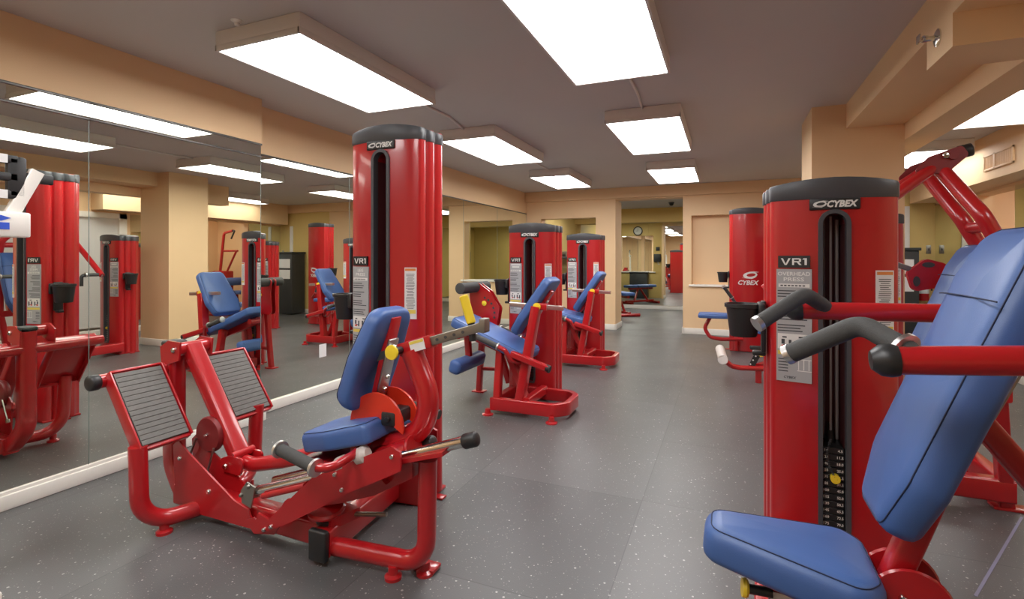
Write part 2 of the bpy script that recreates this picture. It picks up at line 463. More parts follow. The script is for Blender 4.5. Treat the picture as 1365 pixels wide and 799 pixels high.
        mb = MB(T); o_, x_ = local(-.137); stroke_vr1(mb, V(o_)+V((x_[1], -x_[0], 0))*.0066+V((0, 0, 1.238)), x_, (0, 0, 1), .092, .027); mb.build('model_lettering', 'lightink', tw)
        mb = MB(T); panel(mb, -.137, .755, 1.208, .125, .003); mb.build('placard', 'grey', tw, label='grey instruction placard')
        tt = MB(T); lt = MB(T); l2 = MB(T); l3 = MB(T); d2 = MB(T); d3 = MB(T); dk = MB(T); yl = MB(T); rd = MB(T)
        z = 1.193
        for i, t in enumerate(title):
            wr(tt, t, -.137, z-.004, min(.115, .0145*len(t)), .0155, .0036, bold=.015); z -= .022
        if not title:
            bar(lt, -.137, z-.004, .10, .012, .0036); bar(lt, -.137, z-.024, .08, .012, .0036)
        bar(lt, -.137, 1.135, .11, .014, .0036)
        rn = random.Random(3)
        for k in range(7): bar(dk, -.18+k*.013, 1.139, .009, .005, .0042)
        zz = 1.118
        for k in range(16):
            w = rn.uniform(.06, .105)
            if k % 4 != 3: bar(dk, -.195+w/2, zz, w, .0042, .0036)
            zz -= .0115
        bar(l2, -.137, .885, .115, .062, .0036)
        for k, (u, w, h, zb) in enumerate([(-.175, .012, .02, .905), (-.160, .03, .004, .90), (-.150, .01, .03, .893), (-.12, .012, .022, .903), (-.105, .03, .004, .9), (-.095, .012, .032, .892), (-.17, .016, .006, .93), (-.11, .02, .006, .932)]):
            bar(d2, u, zb, w, h, .0042)
        bar(rd, -.172, .893, .018, .008, .0043); bar(rd, -.118, .893, .018, .008, .0043)
        bar(yl, -.137, .862, .115, .016, .0036)
        for k in range(5): bar(d3, -.175, .842-.012*k, .035, .004, .0036)
        for k in range(3): bar(l3, -.12+.018*k, .805, .003, .04, .0036)
        bar(l3, -.10, .80, .05, .003, .0036); bar(l3, -.10, .845, .05, .003, .0036)
        wr(d3, 'CYBEX', -.150, .772, .045, .010, .0037, shear=.25, bold=.02)
        if title: tt.build('placard_title', 'lightink', tw)
        lt.build('placard_panels', 'lightink', tw); dk.build('placard_print', 'ink', tw); l2.build('diagram_panel', 'lightink', tw); l3.build('diagram_lines', 'lightink', tw); d2.build('diagram_print', 'ink', tw); d3.build('placard_footer', 'ink', tw)
        yl.build('placard_band', 'labelyellow', tw); rd.build('placard_figure', 'orange', tw)
        mb = MB(T); panel(mb, .167, .945, 1.205, .062, .003); mb.build('warning_label', 'label', tw, label='white warning label')
        mb = MB(T); bar(mb, .167, 1.188, .056, .012, .0036); mb.build('warning_band', 'labelorange', tw)
        mb = MB(T); bar(mb, .167, .972, .056, .020, .0036); mb.build('caution_band', 'labelyellow', tw)
        mb = MB(T); zz = 1.17
        for k in range(23): bar(mb, .167+rn.uniform(-.004, .002), zz, rn.uniform(.03, .046), .0026, .0037); zz -= .0078
        mb.build('warning_print', 'ink', tw)
    if cup:
        sx = -1 if not flip else 1
        cup_holder(T, root, sx*.234, .085, 1.05, sx)
    return tw

def cup_holder(T, root, x, y, z, sx):
    mb = MB(T); cx = x+sx*.085
    # open bucket, wider at the rim, with a raised rear wall
    n = 24; R = []
    for r, h in ((.001, -.135), (.052, -.135), (.055, -.128), (.069, -.012), (.076, -.010), (.076, .006), (.069, .006), (.064, -.01), (.05, -.12), (.001, -.12)):
        R.append([(cx+r*math.cos(2*PI*k/n), y+r*math.sin(2*PI*k/n), z+h) for k in range(n)])
    mb.ring_loft(R)
    x0, x1 = sorted((x+sx*.002, x+sx*.03)); mb.box((x0, y-.062, z-.07), (x1, y+.062, z+.012), .008)
    x0, x1 = sorted((x-sx*.002, x+sx*.016)); mb.box((x0, y-.03, z-.20), (x1, y+.03, z+.02), .006)
    x0, x1 = sorted((x-sx*.002, x+sx*.05)); mb.box((x0, y-.02, z-.215), (x1, y+.02, z-.195), .006)
    mb.build('cup_holder', 'black', root, label='black plastic cup holder')

def bolt(mb, p, ax, r=.011): mb.lathe([(0, .012), (r*.75, .011), (r, .007), (r, 0)], p, ax, 12)

def grip(root, a, b, r=.021, ring=.031, name='hand_grip', rings=(1, 1)):
    a, b = V(a), V(b); d = (b-a).normalized()
    g = MB().tube([a, b], r, n=16).build(name, 'foam', root, label='grey foam grip')
    for p, on in ((a, rings[0]), (b, rings[1])):
        if on: MB().lathe([(r*.8, 0), (ring, .0), (ring, .012), (r*.8, .014)], p-d*.007, d, 18).build('end_ring', 'alu', g, label='bright metal ring')
    return g

# ================================================================== ROOM
XA, XB, XR = -3.31, -3.46, 2.72
YF, YB, YK = 8.95, 13.0, -2.2      # dividing wall, mirrored back wall of the next room, wall behind the camera
ZC = 2.48
struct(MB().box((-3.9, YK-.2, -.2), (5.2, YB+.3, 0)), 'floor', 'floor')
struct(MB().box((-3.9, YK-.2, ZC), (5.2, YB+.3, ZC+.2)), 'ceiling', 'ceil')
# left wall: the near half stands proud of the far half
mb = MB(); mb.box((-3.85, YK-.1, 0), (XA-.012, 2.885, ZC+.05)); mb.box((-3.85, 2.885, 0), (XB-.012, YF, ZC+.05)); struct(mb, 'wall_left', 'wall')
mb = MB(); mb.box((-3.8, YF+.15, 0), (-3.6, YB, ZC)); mb.box((1.6, YF+.15, 0), (1.8, YB, ZC)); struct(mb, 'wall_side', 'yellowwall')
struct(MB().box((-3.85, YK-.15, 0), (XR+.3, YK, ZC+.05)), 'wall_back', 'wall')
# upper band of the left wall, flush over the mirrors
mb = MB(); mb.box((XA-.02, YK, 2.135), (XA+.004, 2.885, ZC)); mb.box((XB-.02, 2.885, 2.095), (XB+.004, YF, ZC)); struct(mb, 'trim_left', 'wall')
# dividing wall with pass-through, opening and blind niche
def wall_with_holes(y0, y1, x0, x1, z1, holes, mb):
    xs = sorted({x0, x1, *[h[0] for h in holes], *[h[1] for h in holes]}); zs = sorted({0, z1, *[h[2] for h in holes], *[h[3] for h in holes]})
    for i in range(len(xs)-1):
        for j in range(len(zs)-1):
            cx, cz = (xs[i]+xs[i+1])/2, (zs[j]+zs[j+1])/2
            if any(h[0] < cx < h[1] and h[2] < cz < h[3] for h in holes): continue
            mb.box((xs[i], y0, zs[j]), (xs[i+1], y1, zs[j+1]))
mb = MB()
wall_with_holes(YF, YF+.20, -3.6, XR+.1, ZC+.02, [(-3.17, -2.14, .83, 1.985), (-1.79, -.665, 0, 2.285), (-.53, .62, .82, 1.965)], mb)
mb.box((-1.85, YF+.2, 0), (-1.79, YF+.55, 2.285)); mb.box((-1.85, YF+.2, 2.285), (-.605, YF+.3, ZC))
mb.box((-.6, YF+.16, .8), (.7, YF+.22, 2.0))
struct(mb, 'wall_far', 'wall')
mb = MB(); wall_with_holes(YF+.205, YF+.26, -3.6, 1.6, ZC, [(-3.17, -2.14, .83, 1.985), (-1.86, -.60, 0, 2.6)], mb); struct(mb, 'wall_far_rear', 'yellowwall')
struct(MB().box((1.27, YF-.012, 0), (XR, YF-.001, ZC)), 'wall_far_right', 'yellowwall')
struct(MB().box((-3.6, YF-.10, 2.30), (XR, YF-.002, ZC), .004), 'trim_soffit_far', 'wall')
# window ledges
mb = MB(); mb.box((-3.24, YF-.035, .80), (-2.07, YF+.30, .835), .006); struct(mb, 'trim_ledge_opening', 'white')
mb = MB(); mb.box((-.57, YF-.04, .79), (.66, YF+.15, .822), .006); struct(mb, 'trim_ledge_niche', 'white')
# right wall with blinds door and an alcove behind an opening
mb = MB(); W = .2
for (y0, y1, z0, z1) in ((YK, 3.35, 0, ZC), (3.35, 5.35, 1.93, ZC), (5.35, 6.80, 0, ZC), (6.80, 7.80, 2.0, ZC), (7.80, YF, 0, ZC)):
    mb.box((XR, y0, z0), (XR+W, y1, z1))
struct(mb, 'wall_right', 'wall')
mb = MB(); mb.box((XR+W, 6.2, 0), (4.9, 6.4, ZC)); mb.box((XR+W, 8.6, 0), (4.9, 8.8, ZC)); mb.box((4.7, 6.4, 0), (4.9, 8.6, ZC)); struct(mb, 'wall_alcove', 'wall')
# right soffit with vent
struct(MB().box((2.40, 4.9, 2.03), (XR, YF-.1, ZC)), 'trim_soffit_right', 'wall')
# pillar and ceiling beams on the right
struct(MB().box((.642, 4.77, 0), (1.262, 5.36, ZC)), 'wall_pillar', 'wall')
struct(MB().box((.88, YK, 2.285), (1.262, 4.77, ZC)), 'trim_beam', 'wall')
struct(MB().box((.88, 2.70, 2.145), (2.9, 3.0, 2.47)), 'trim_beam_cross', 'wall')
mb = MB(); mb.box((1.262, 3.0, 2.16), (1.47, 6.2, ZC)); mb.box((1.262, YK, 2.16), (1.47, 2.7, ZC)); struct(mb, 'trim_beam_low', 'wall')
# baseboards
mb = MB()
mb.box((XA-.01, YK, 0), (XA+.024, 2.91, .075), .006); mb.box((XA-.01, YK, .07), (XA+.012, 2.90, .092), .004)
mb.box((XB-.01, 2.89, 0), (XB+.024, YF, .082), .006)
struct(mb, 'baseboard_left', 'white')
mb = MB(); mb.box((-3.5, YF-.016, 0), (-1.79, YF, .10), .004); mb.box((-.665, YF-.016, 0), (XR, YF, .10), .004); mb.box((-1.806, YF-.016, 0), (-1.774, YF+.55, .10), .004); mb.box((-.681, YF-.016, 0), (-.649, YF+.2, .10), .004); struct(mb, 'baseboard_far', 'white')
mb = MB(); mb.box((XR-.018, 5.45, 0), (XR, 6.8, .10), .004); mb.box((XR-.018, 7.8, 0), (XR, YF, .10), .004); mb.box((XR-.018, YK, 0), (XR, 3.28, .10), .004); struct(mb, 'baseboard_right', 'white')
mb = MB(); mb.box((.628, 4.756, 0), (1.276, 5.374, .10), .004); struct(mb, 'baseboard_pillar', 'white')
struct(MB().box((-3.6, YB-.02, 0), (1.6, YB, .10), .004), 'baseboard_rear', 'white')
struct(MB().box((-3.7, YB, 0), (1.7, YB+.15, ZC)), 'wall_rear', 'yellowwall')
struct(MB().box((-3.6, YB-.25, 2.14), (1.6, YB, ZC)), 'trim_soffit_rear', 'yellowwall')

# blinds door in the right wall (seen in the mirror)
d1 = MB(); y0, y1, zt = 3.35, 5.35, 1.93
for a, b, c, d in ((y0-.07, y0+.05, 0, zt+.07), (y1-.05, y1+.07, 0, zt+.07), (y0-.07, y1+.07, zt-.02, zt+.07), (4.32, 4.40, 0, zt), (y0, y1, 0, .10)):
    d1.box((XR-.03, a, c), (XR+.10, b, d), .005)
dr = struct(d1, 'door_1', 'white')
mb = MB()
for k in range(60):
    z = .14+k*.0298; mb.box((XR+.02, y0+.05, z), (XR+.024, y1-.05, z+.029))
mb.build('blind', 'blind', dr); 
MB().box((XR+.12, y0-.05, 0), (XR+.14, y1+.05, zt+.05)).build('door_panel', 'white', dr)

# far right door casing on the far wall
mb = MB(); mb.box((2.33, YF-.03, 0), (2.42, YF, 2.0), .004); struct(mb, 'trim_casing', 'white')

# ------------------------------------------------------------------ mirrors
def mirror(x, y0, y1, z0, z1, label, axis='x'):
    t = thing('wall_mirror', label, 'mirror', (x, (y0+y1)/2, z0) if axis == 'x' else ((y0+y1)/2, x, z0), 'mirror panels on the walls')
    g = .0015
    if axis == 'x': MB().box((x-.006, y0+g, z0), (x, y1-g, z1)).build('glass', 'mirror', t)
    elif axis == '-x': MB().box((x, y0+g, z0), (x+.006, y1-g, z1)).build('glass', 'mirror', t)
    else: MB().box((y0+g, x, z0), (y1-g, x+.006, z1)).build('glass', 'mirror', t)
    return t
ja = [YK+.1, -.55, .59, 1.727, 2.878]
for k in range(4):
    lab = ['large mirror panel on the left wall beside the camera', 'large mirror panel on the left wall just outside the view', 'large near mirror panel reflecting the leg press, cut by the left edge', 'large mirror panel behind the leg press foot plates, ending at the wall step'][k]
    if k < 2: continue
    t = mirror(XA, ja[k], ja[k+1], .092, 2.035, lab)
    MB().box((XA-.004, ja[k+1]-.0018, .092), (XA+.001, ja[k+1]+.0018, 2.03)).build('edge_strip', 'edge', t)
    m2 = mirror(XA+.004, ja[k], ja[k+1], 2.04, 2.125, ['', '', 'narrow mirror strip above the near mirror panel', 'narrow mirror strip above the panel behind the foot plates'][k])
    MB().box((XA-.004, ja[k], 2.030), (XA+.007, ja[k+1]+.004, 2.042), .001).build('lower_channel', 'channel', m2)
    MB().box((XA-.004, ja[k], 2.122), (XA+.012, ja[k+1]+.004, 2.136), .001).build('upper_channel', 'channel', m2)
jb = [2.90, 4.06, 5.25, 6.45, 7.62, 8.93]
labs = ['recessed mirror panel left of the tall leg press tower', 'recessed mirror panel hidden partly by the tall leg press tower', 'recessed mirror panel just right of the tall leg press tower',
        'recessed mirror panel behind the middle red tower', 'last mirror panel on the left wall, at the far corner']
for k in range(5):
    t = mirror(XB, jb[k], jb[k+1], .082, 2.085, labs[k])
    MB().box((XB-.004, jb[k+1]-.003, .085), (XB+.0015, jb[k+1]+.001, 2.085)).build('edge_strip', 'edge', t)
    MB().box((XB-.004, jb[k], 2.082), (XB+.012, jb[k+1], 2.095), .001).build('upper_channel', 'channel', t)
t = mirror(XR-.006, 7.82, YF-.02, .10, 2.0, 'mirror panel on the right wall beside the far corner', '-x')
t = mirror(XR-.006, 5.48, 6.78, .10, 2.0, 'mirror panel on the right wall past the blinds door', '-x')
for k, (a, b) in enumerate(((-3.5, -1.78), (-1.78, -.32), (-.32, 1.5))):
    mirror(YB-.027, a, b, .10, 2.14, ['left panel of the mirrored rear wall in the next room', 'middle panel of the mirrored rear wall, seen through the opening', 'right panel of the mirrored rear wall in the next room'][k], 'y')

# ------------------------------------------------------------------ ceiling lights
def fixture(x0, x1, y0, y1, label, gap=False, z=2.375, lens='lens'):
    t = thing('ceiling_light', label, 'light', ((x0+x1)/2, (y0+y1)/2, z), 'surface mounted fluorescent ceiling lights')
    mb = MB()
    mb.box((x0, y0, z+.012), (x1, y1, ZC), .004)
    w = .012
    for a, b, c, d in ((x0-.002, x0+w, y0-.002, y1+.002), (x1-w, x1+.002, y0-.002, y1+.002), (x0, x1, y0-.002, y0+w), (x0, x1, y1-w, y1+.002)): mb.box((a, c, z-.002), (b, d, z+.03), .002)
    mb.build('housing', 'fix', t)
    lz = z+.006
    if gap:
        xm = x0+(x1-x0)*.56
        MB().box((x0+w, y0+w, lz), (xm-.02, y1-w, lz+.008)).build('lens', lens, t)
        MB().box((xm+.02, y0+w, lz), (x1-w, y1-w, lz+.008)).build('lens', lens, t)
    else: MB().box((x0+w, y0+w, lz), (x1-w, y1-w, lz+.008)).build('lens', lens, t)
    return t
fixture(-2.55, -1.95, 1.925, 3.205, 'long ceiling light above the leg press, nearest the left mirror')
fixture(-2.54, -1.955, 4.245, 5.61, 'ceiling light just right of the tall leg press tower top')
fixture(-2.525, -1.945, 6.63, 7.88, 'farthest ceiling light beside the left mirrors, with a split lens', gap=True)
fixture(-.905, -.315, 1.95, 3.22, 'very large bright ceiling light at the top edge of the view')
fixture(-.935, -.33, 4.22, 5.62, 'second ceiling light in the row over the aisle')
fixture(-.94, -.355, 6.65, 7.94, 'third ceiling light over the aisle, in front of the opening')
fixture(1.76, 2.33, 4.45, 5.58, 'ceiling light at the right edge beyond the low beam', lens='lensdim')
fixture(1.77, 2.33, 6.60, 7.76, 'ceiling light beyond the beam above the red press arms', lens='lensdim')
fixture(-2.55, -1.95, -.45, .85, 'ceiling light near the left mirrors outside the top of the view')
fixture(-.92, -.32, -.45, .85, 'ceiling light over the aisle behind the top edge of the view')
fixture(1.76, 2.33, 1.2, 2.4, 'ceiling light right of the beam, outside the view', lens='lensdim')
fixture(-.75, -.18, 10.2, 11.5, 'small ceiling light in the next room seen at the opening edge', z=2.39)
fixture(-2.95, -2.35, 10.2, 11.5, 'ceiling light of the next room glimpsed through the pass-through', z=2.39)
fixture(3.4, 4.2, 7.0, 7.6, 'ceiling light inside the right alcove')
# thin conduits on the ceiling
def conduit(pts, label):
    tagged(MB().tube(pts, .010, bend=.06, n=8), 'ceiling_conduit', 'fix', label, 'conduit', 'painted conduits between lights')
conduit([(-2.22, 3.2, ZC-.010), (-2.20, 3.85, ZC-.010), (-2.28, 4.25, ZC-.010)], 'thin painted conduit linking the two near left ceiling lights')
conduit([(-.60, 3.2, ZC-.010), (-.605, 3.85, ZC-.010), (-.63, 4.24, ZC-.010)], 'thin painted conduit between the first and second aisle lights')
conduit([(-2.25, 5.6, ZC-.010), (-2.24, 6.64, ZC-.010)], 'thin painted conduit linking the two far left ceiling lights')
tagged(MB().lathe([(.001, -.03), (.012, -.026), (.014, -.012), (.030, -.002), (.030, .001)], (-2.33, 1.88, ZC)), 'ceiling_hook', 'white', 'small white knob on the ceiling by the long left light', 'hook')
t = thing('sprinkler_head', 'chrome sidewall sprinkler on the beam above the overhead press', 'sprinkler', (.88, 2.86, 2.25))
MB().lathe([(.04, 0), (.04, -.006), (.028, -.012), (.012, -.014), (.012, -.05), (.001, -.05)], (.881, 2.86, 2.245), (1, 0, 0)).build('escutcheon', 'chrome', t)
mb = MB(); mb.tube([(.84, 2.85, 2.252), (.82, 2.847, 2.256), (.82, 2.873, 2.24), (.84, 2.87, 2.238)], .005, bend=.008, n=6); mb.box((.805, 2.84, 2.232), (.812, 2.88, 2.268), .001); mb.build('deflector', 'chrome', t)
# vent on the right soffit
t = thing('air_vent', 'square painted air vent grille on the right soffit', 'vent', (2.40, 6.28, 2.03))
mb = MB(); yA, yB2, zA, zB = 6.0, 6.57, 2.12, 2.28
for a, b, c, d in ((yA, yB2, zA, zA+.02), (yA, yB2, zB-.02, zB), (yA, yA+.02, zA, zB), (yB2-.02, yB2, zA, zB), (6.33, 6.36, zA, zB)): mb.box((2.385, a, c), (2.405, b, d), .003)
mb.build('vent_frame', 'wall', t)
mb = MB()
for k in range(26): mb.box((2.390, yA+.025+k*.0205, zA+.02), (2.40, yA+.033+k*.0205, zB-.02))
mb.build('vent_slats', 'wall', t)

# ================================================================== LEG PRESS
def leg_press():
    t = thing('leg_press_machine', 'red leg press machine with two ridged grey foot plates and a tall weight tower', 'exercise machine', (-1.8, 1.75, 0), 'red strength machines')
    make_tower(t, -1.635, 2.185, 1.915, title=('LEG', 'PRESS'), knob=4)
    r = .037
    # frame: main rail, tower stem, foot U, front U
    mb = MB()
    mb.tube([(-2.52, 1.72, .085), (-1.50, 1.70, .085)], 0, prof=(.085, .10), up=(0, 0, 1))
    mb.tube([(-1.525, 1.62, .085), (-1.575, 2.20, .085)], 0, prof=(.085, .11), up=(0, 0, 1))
    mb.tube([(-1.52, 1.655, .065), (-1.075, 1.70, .060), (-1.068, 1.70, .47)], r, bend=.10)
    mb.tube([(-2.40, 1.44, .42), (-2.40, 1.45, .062), (-2.30, 1.70, .062), (-2.40, 2.04, .062), (-2.40, 2.06, .44)], r, bend=[.13, .2, .13], bn=8)
    mb.tube([(-2.62, 1.75, .80), (-2.62, 1.75, .20), (-2.50, 1.73, .07), (-2.30, 1.72, .075)], 0, prof=(.085, .085, .5), up=(0, 1, 0), bend=.12, bn=8)
    for x, y in ((-1.10, 1.73), (-2.36, 1.53), (-2.38, 2.0), (-1.2, 1.66)): mb.lathe([(.001, 0), (.034, 0), (.034, .012), (.02, .02), (.02, .05)], (x, y, 0))
    mb.box((-1.16, 1.725, .005), (-1.06, 1.79, .022), .005)
    # saddle for the rods on top of the front U
    mb.prism([(-1.20, .455), (-.95, .53), (-.952, .545), (-1.20, .472)], 'y', 1.61, 1.79)
    mb.build('frame', 'red', t)
    MB().box((-1.572, 1.592, .022), (-1.482, 1.622, .148), .010, 3).build('end_cap', 'black', t, label='black rubber end cap')
    MB().box((-2.665, 1.705, .80), (-2.575, 1.795, .832), .014, 3).build('post_cap', 'black', t, label='black post cap')
    # gusset side plates at the foot end
    for y in (1.650, 1.745):
        mb = MB(); mb.prism([(-2.475, .345), (-2.44, .375), (-2.37, .325), (-2.06, .15), (-1.97, .125), (-1.93, .045), (-2.36, .045), (-2.46, .12)], 'y', y-.004, y+.004)
        gp = mb.build('gusset_plate', 'red', t)
        if y < 1.7:
            for p in ((-2.42, .29), (-2.22, .165)): q = MB(); bolt(q, (p[0], y-.004, p[1]), (0, -1, 0)); q.build('bolt', 'chrome', gp)
    # crossbar carrying the foot plates
    mb = MB(); mb.tube([(-2.63, 1.40, .690), (-2.63, 2.16, .690)], .032); mb.build('crossbar', 'red', t)
    MB().cyl((-2.63, 1.405, .690), (-2.63, 1.375, .690), .036, dome=.012).build('crossbar_cap', 'black', t, label='black crossbar end plug')
    # two foot plates with ridged rubber
    for nm, ya, yb in (('near', 1.435, 1.665), ('far', 1.90, 2.135)):
        bt, tp = V((-2.375, 0, .405)), V((-2.60, 0, .725))
        d = (tp-bt).normalized(); nrm = V((d.z, 0, -d.x)); L = (tp-bt).length
        mb = MB(); f4 = Matrix(((d.x, 0, nrm.x, bt.x), (0, 1, 0, 0), (d.z, 0, nrm.z, bt.z), (0, 0, 0, 1)))
        mb.box((0, ya, -.012), (L, yb, 0), .003, M4=f4)
        for y0_, y1_ in ((ya-.006, ya+.004), (yb-.004, yb+.006)): mb.box((0, y0_, -.045), (L, y1_, .016), .003, M4=f4)
        mb.box((L-.006, ya, -.04), (L+.006, yb, .012), .003, M4=f4); mb.box((-.006, ya, -.03), (.006, yb, .004), .003, M4=f4)
        pl = mb.build('foot_plate', 'red', t)
        prof = [(0, 0)]
        n = 15; pad = .012
        for k in range(n):
            a = pad+(L-2*pad)*k/n; b = pad+(L-2*pad)*(k+1)/n
            prof += [(a+.0008, .010), (a+.003, .0125), (b-.003, .0125), (b-.0008, .010)]
        prof = [(pad, .0)]+prof[1:]+[(L-pad, .0)]
        mb = MB(); mb.ring_loft([[f4 @ V((p[0], y, p[1])) for p in prof] for y in (ya+.010, yb-.010)]); mb.build('tread', 'tread', pl, label='ridged grey rubber tread', smooth=20)
    # swing arm with pivot
    mb = MB()
    mb.tube([(-2.545, 1.79, .80), (-2.205, 1.79, .30)], 0, prof=(.085, .065, .4), up=(1, 0, .6))
    mb.build('swing_arm', 'red', t)
    mb = MB(); mb.cyl((-2.555, 1.715, .79), (-2.555, 1.875, .79), .034); mb.prism([(-2.65, .70), (-2.52, .74), (-2.51, .83), (-2.60, .835), (-2.66, .80)], 'y', 1.703, 1.712); mb.prism([(-2.65, .70), (-2.52, .74), (-2.51, .83), (-2.60, .835), (-2.66, .80)], 'y', 1.876, 1.885)
    mb.build('pivot_bracket', 'red', t)
    for p, r_ in (((-2.553, 1.703, .79), .014), ((-2.21, 1.722, .255), .013), ((-2.345, 1.727, .385), .010)): q = MB(); bolt(q, p, (0, -1, 0), r_); q.build('bolt', 'chrome', t)
    # lower clevis and push tube to the carriage
    mb = MB()
    mb.tube([(-2.205, 1.79, .262), (-2.10, 1.79, .255), (-1.92, 1.79, .30), (-1.62, 1.77, .40)], .034, bend=.15)
    for y in (1.733, 1.842): mb.prism(roundpoly([(-2.26, .225), (-2.12, .22), (-2.10, .30), (-2.20, .305), (-2.25, .285)], .02), 'y', y-.005, y+.005)
    mb.cyl((-2.18, 1.73, .30), (-2.18, 1.85, .30), .020)
    mb.build('push_tube', 'red', t)
    # pulley cover disc with cables
    mb = MB(); mb.lathe([(.001, -.018), (.08, -.018), (.088, -.008), (.088, .008), (.08, .018), (.001, .018)], (-2.345, 1.745, .385), (0, 1, 0), 32); mb.build('pulley_cover', 'darkred', t, label='dark red pulley cover disc')
    mb = MB(); mb.cyl((-2.415, 1.72, .36), (-2.475, 1.72, .24), .005, 8); mb.cyl((-2.29, 1.72, .33), (-2.36, 1.72, .13), .005, 8); mb.cyl((-2.478, 1.72, .245), (-2.485, 1.72, .225), .012, 10); mb.build('cable', 'steel', t, label='grey steel cable')
    # sloped track plates and chrome rods
    sl = .405/1.16
    def rod(x): return .19+(x+2.0)*sl
    mb = MB()
    poly = [(-1.87, .085), (-1.84, .165), (-1.78, .15), (-1.54, .365), (-1.42, .425), (-1.16, .545), (-1.115, .53), (-1.115, .46), (-1.20, .415), (-1.36, .335), (-1.65, .165), (-1.78, .10)]
    mb.prism(poly, 'y', 1.585, 1.595)
    tp_ = mb.build('track_plate', 'red', t)
    for p in ((-1.42, .40), (-1.385, .345), (-1.80, .105), (-1.76, .125), (-1.15, .51)): q = MB(); bolt(q, (p[0], 1.585, p[1]), (0, -1, 0), .009); q.build('bolt', 'chrome', tp_)
    mb = MB(); mb.prism([(p[0], p[1]) for p in poly], 'y', 1.845, 1.855); mb.build('track_plate', 'red', t)
    mb = MB(); mb.prism([(-1.80, .13), (-1.70, .21), (-1.30, .36), (-1.12, .48), (-1.12, .40), (-1.30, .30), (-1.45, .245), (-1.62, .19)], 'y', 1.67, 1.77); mb.build('track_housing', 'red', t)
    for y in (1.655, 1.785):
        mb = MB(); x1_ = -.86 if y < 1.7 else -1.12; mb.cyl((-1.96, y, rod(-1.96)), (x1_, y, rod(x1_)), .021, 16); rdo = mb.build('guide_rail', 'chrome', t, label='polished chrome guide rail')
        mb = MB(); mb.cyl((x1_-.02, y, rod(x1_-.02)), (x1_+.022, y, rod(x1_+.022)), .028, 18, dome=.012); mb.build('rail_cap', 'black', rdo, label='black rail end cap')
    mb = MB(); mb.cyl((-1.99, 1.655, .19), (-1.93, 1.655, .215), .028); mb.prism([(-1.985, .165), (-1.93, .15), (-1.905, .245), (-1.955, .26), (-1.99, .22)], 'y', 1.625, 1.632); bolt(mb, (-1.94, 1.625, .245), (0, -1, 0), .009); bolt(mb, (-1.985, 1.625, .20), (0, -1, 0), .009); mb.build('rail_clamp', 'steel', t, label='bare metal rail clamp')
    mb = MB(); mb.prism([(-1.95, .10), (-1.90, .12), (-1.82, .08), (-1.72, .225), (-1.70, .24), (-1.66, .235), (-1.78, .07), (-1.90, .05)], 'y', 1.615, 1.622); mb.tube([(-1.86, 1.63, .215), (-1.62, 1.63, .30)], .013); mb.build('stop_bracket', 'red', t)
    mb = MB(); mb.cyl((-1.98, 1.70, .09), (-1.32, 1.78, .17), .010, 10); mb.build('lower_cable', 'steel', t)
    # flat pulley cover near the rail corner
    mb = MB(); mb.lathe([(.001, 0), (.072, 0), (.078, .006), (.078, .014), (.07, .022), (.001, .024)], (-1.56, 1.69, .185), (.1, -.22, 1), 30); mb.prism([(-1.64, 1.67), (-1.50, 1.65), (-1.46, 1.78), (-1.60, 1.80)], 'z', .13, .175); mb.build('pulley_cover', 'red', t, label='flat red pulley cover')
    mb = MB(); mb.lathe([(.001, -.012), (.06, -.012), (.06, .012), (.001, .012)], (-1.55, 1.70, .16), (.1, -.22, 1), 24); bolt(mb, (-1.548, 1.716, .203), (0, -.2, 1), .009); mb.build('pulley_wheel', 'black', t)
    # seat carriage
    mb = MB()
    mb.prism([(-1.66, .405), (-1.30, .425), (-1.22, .37), (-1.55, .35)], 'y', 1.64, 1.88)
    mb.cyl((-1.30, 1.70, .44), (-1.13, 1.70, .50), .045, 20)
    mb.lathe([(.001, -.008), (.052, -.008), (.055, 0), (.052, .008), (.001, .008)], (-1.135, 1.70, .50), (.94, 0, .34), 24)
    mb.build('carriage', 'red', t)
    mb = MB(); mb.lathe([(.024, 0), (.03, .006), (.03, .04), (.016, .055), (.016, .10), (.034, .115), (.036, .15), (.02, .165), (.001, .165)], (-1.43, 1.61, .425), (.9, 0, .42), 18); mb.build('roller', 'bag', t, label='pale plastic roller')
    # orange C plate and back column
    C = [(-1.44, .44)]+[(-1.31+.13*math.cos(math.radians(a)), .575+.13*math.sin(math.radians(a))) for a in range(190, -20, -10)]+[(-1.22, .575), (-1.25, .60), (-1.285, .60), (-1.30, .565), (-1.34, .55), (-1.375, .53), (-1.385, .44)]
    mb = MB(); mb.prism(C, 'y', 1.695, 1.705); mb.prism(C, 'y', 1.80, 1.81); mb.build('side_plate', 'orange', t, label='orange-red curved bracket plate')
    mb = MB(); mb.box((-1.285, 1.688, .575), (-1.215, 1.815, .635), .012); mb.box((-1.35, 1.69, .51), (-1.30, 1.80, .55), .01); bolt(mb, (-1.245, 1.688, .61), (0, -1, 0), .012); mb.build('pivot_block', 'black', t)
    mb = MB(); mb.tube([(-1.40, 1.75, .465), (-1.24, 1.75, .495), (-1.115, 1.75, .57), (-1.09, 1.75, .70), (-1.175, 1.75, .875)], .044, bend=.22, bn=8, n=18); mb.build('back_column', 'red', t)
    # seat
    th = math.radians(16); ex = V((math.cos(th), 0, math.sin(th))); ez = V((-math.sin(th), 0, math.cos(th)))
    # slopes up towards the backrest
    poly = roundpoly([(-.19, -.115), (0.0, -.17), (.22, -.17), (.22, .17), (0.0, .17), (-.19, .115)], [.05, .08, .03, .03, .08, .05])
    cushion(poly, .085, .03, (-1.50, 1.765, .555), ex, V((0, 1, 0)), ez, 'seat', t)
    # backrest
    b0 = V((-1.435, 1.765, .62)); th = math.radians(15)
    ey = V((math.sin(th), 0, math.cos(th))); ez = V((-math.cos(th), 0, math.sin(th)))
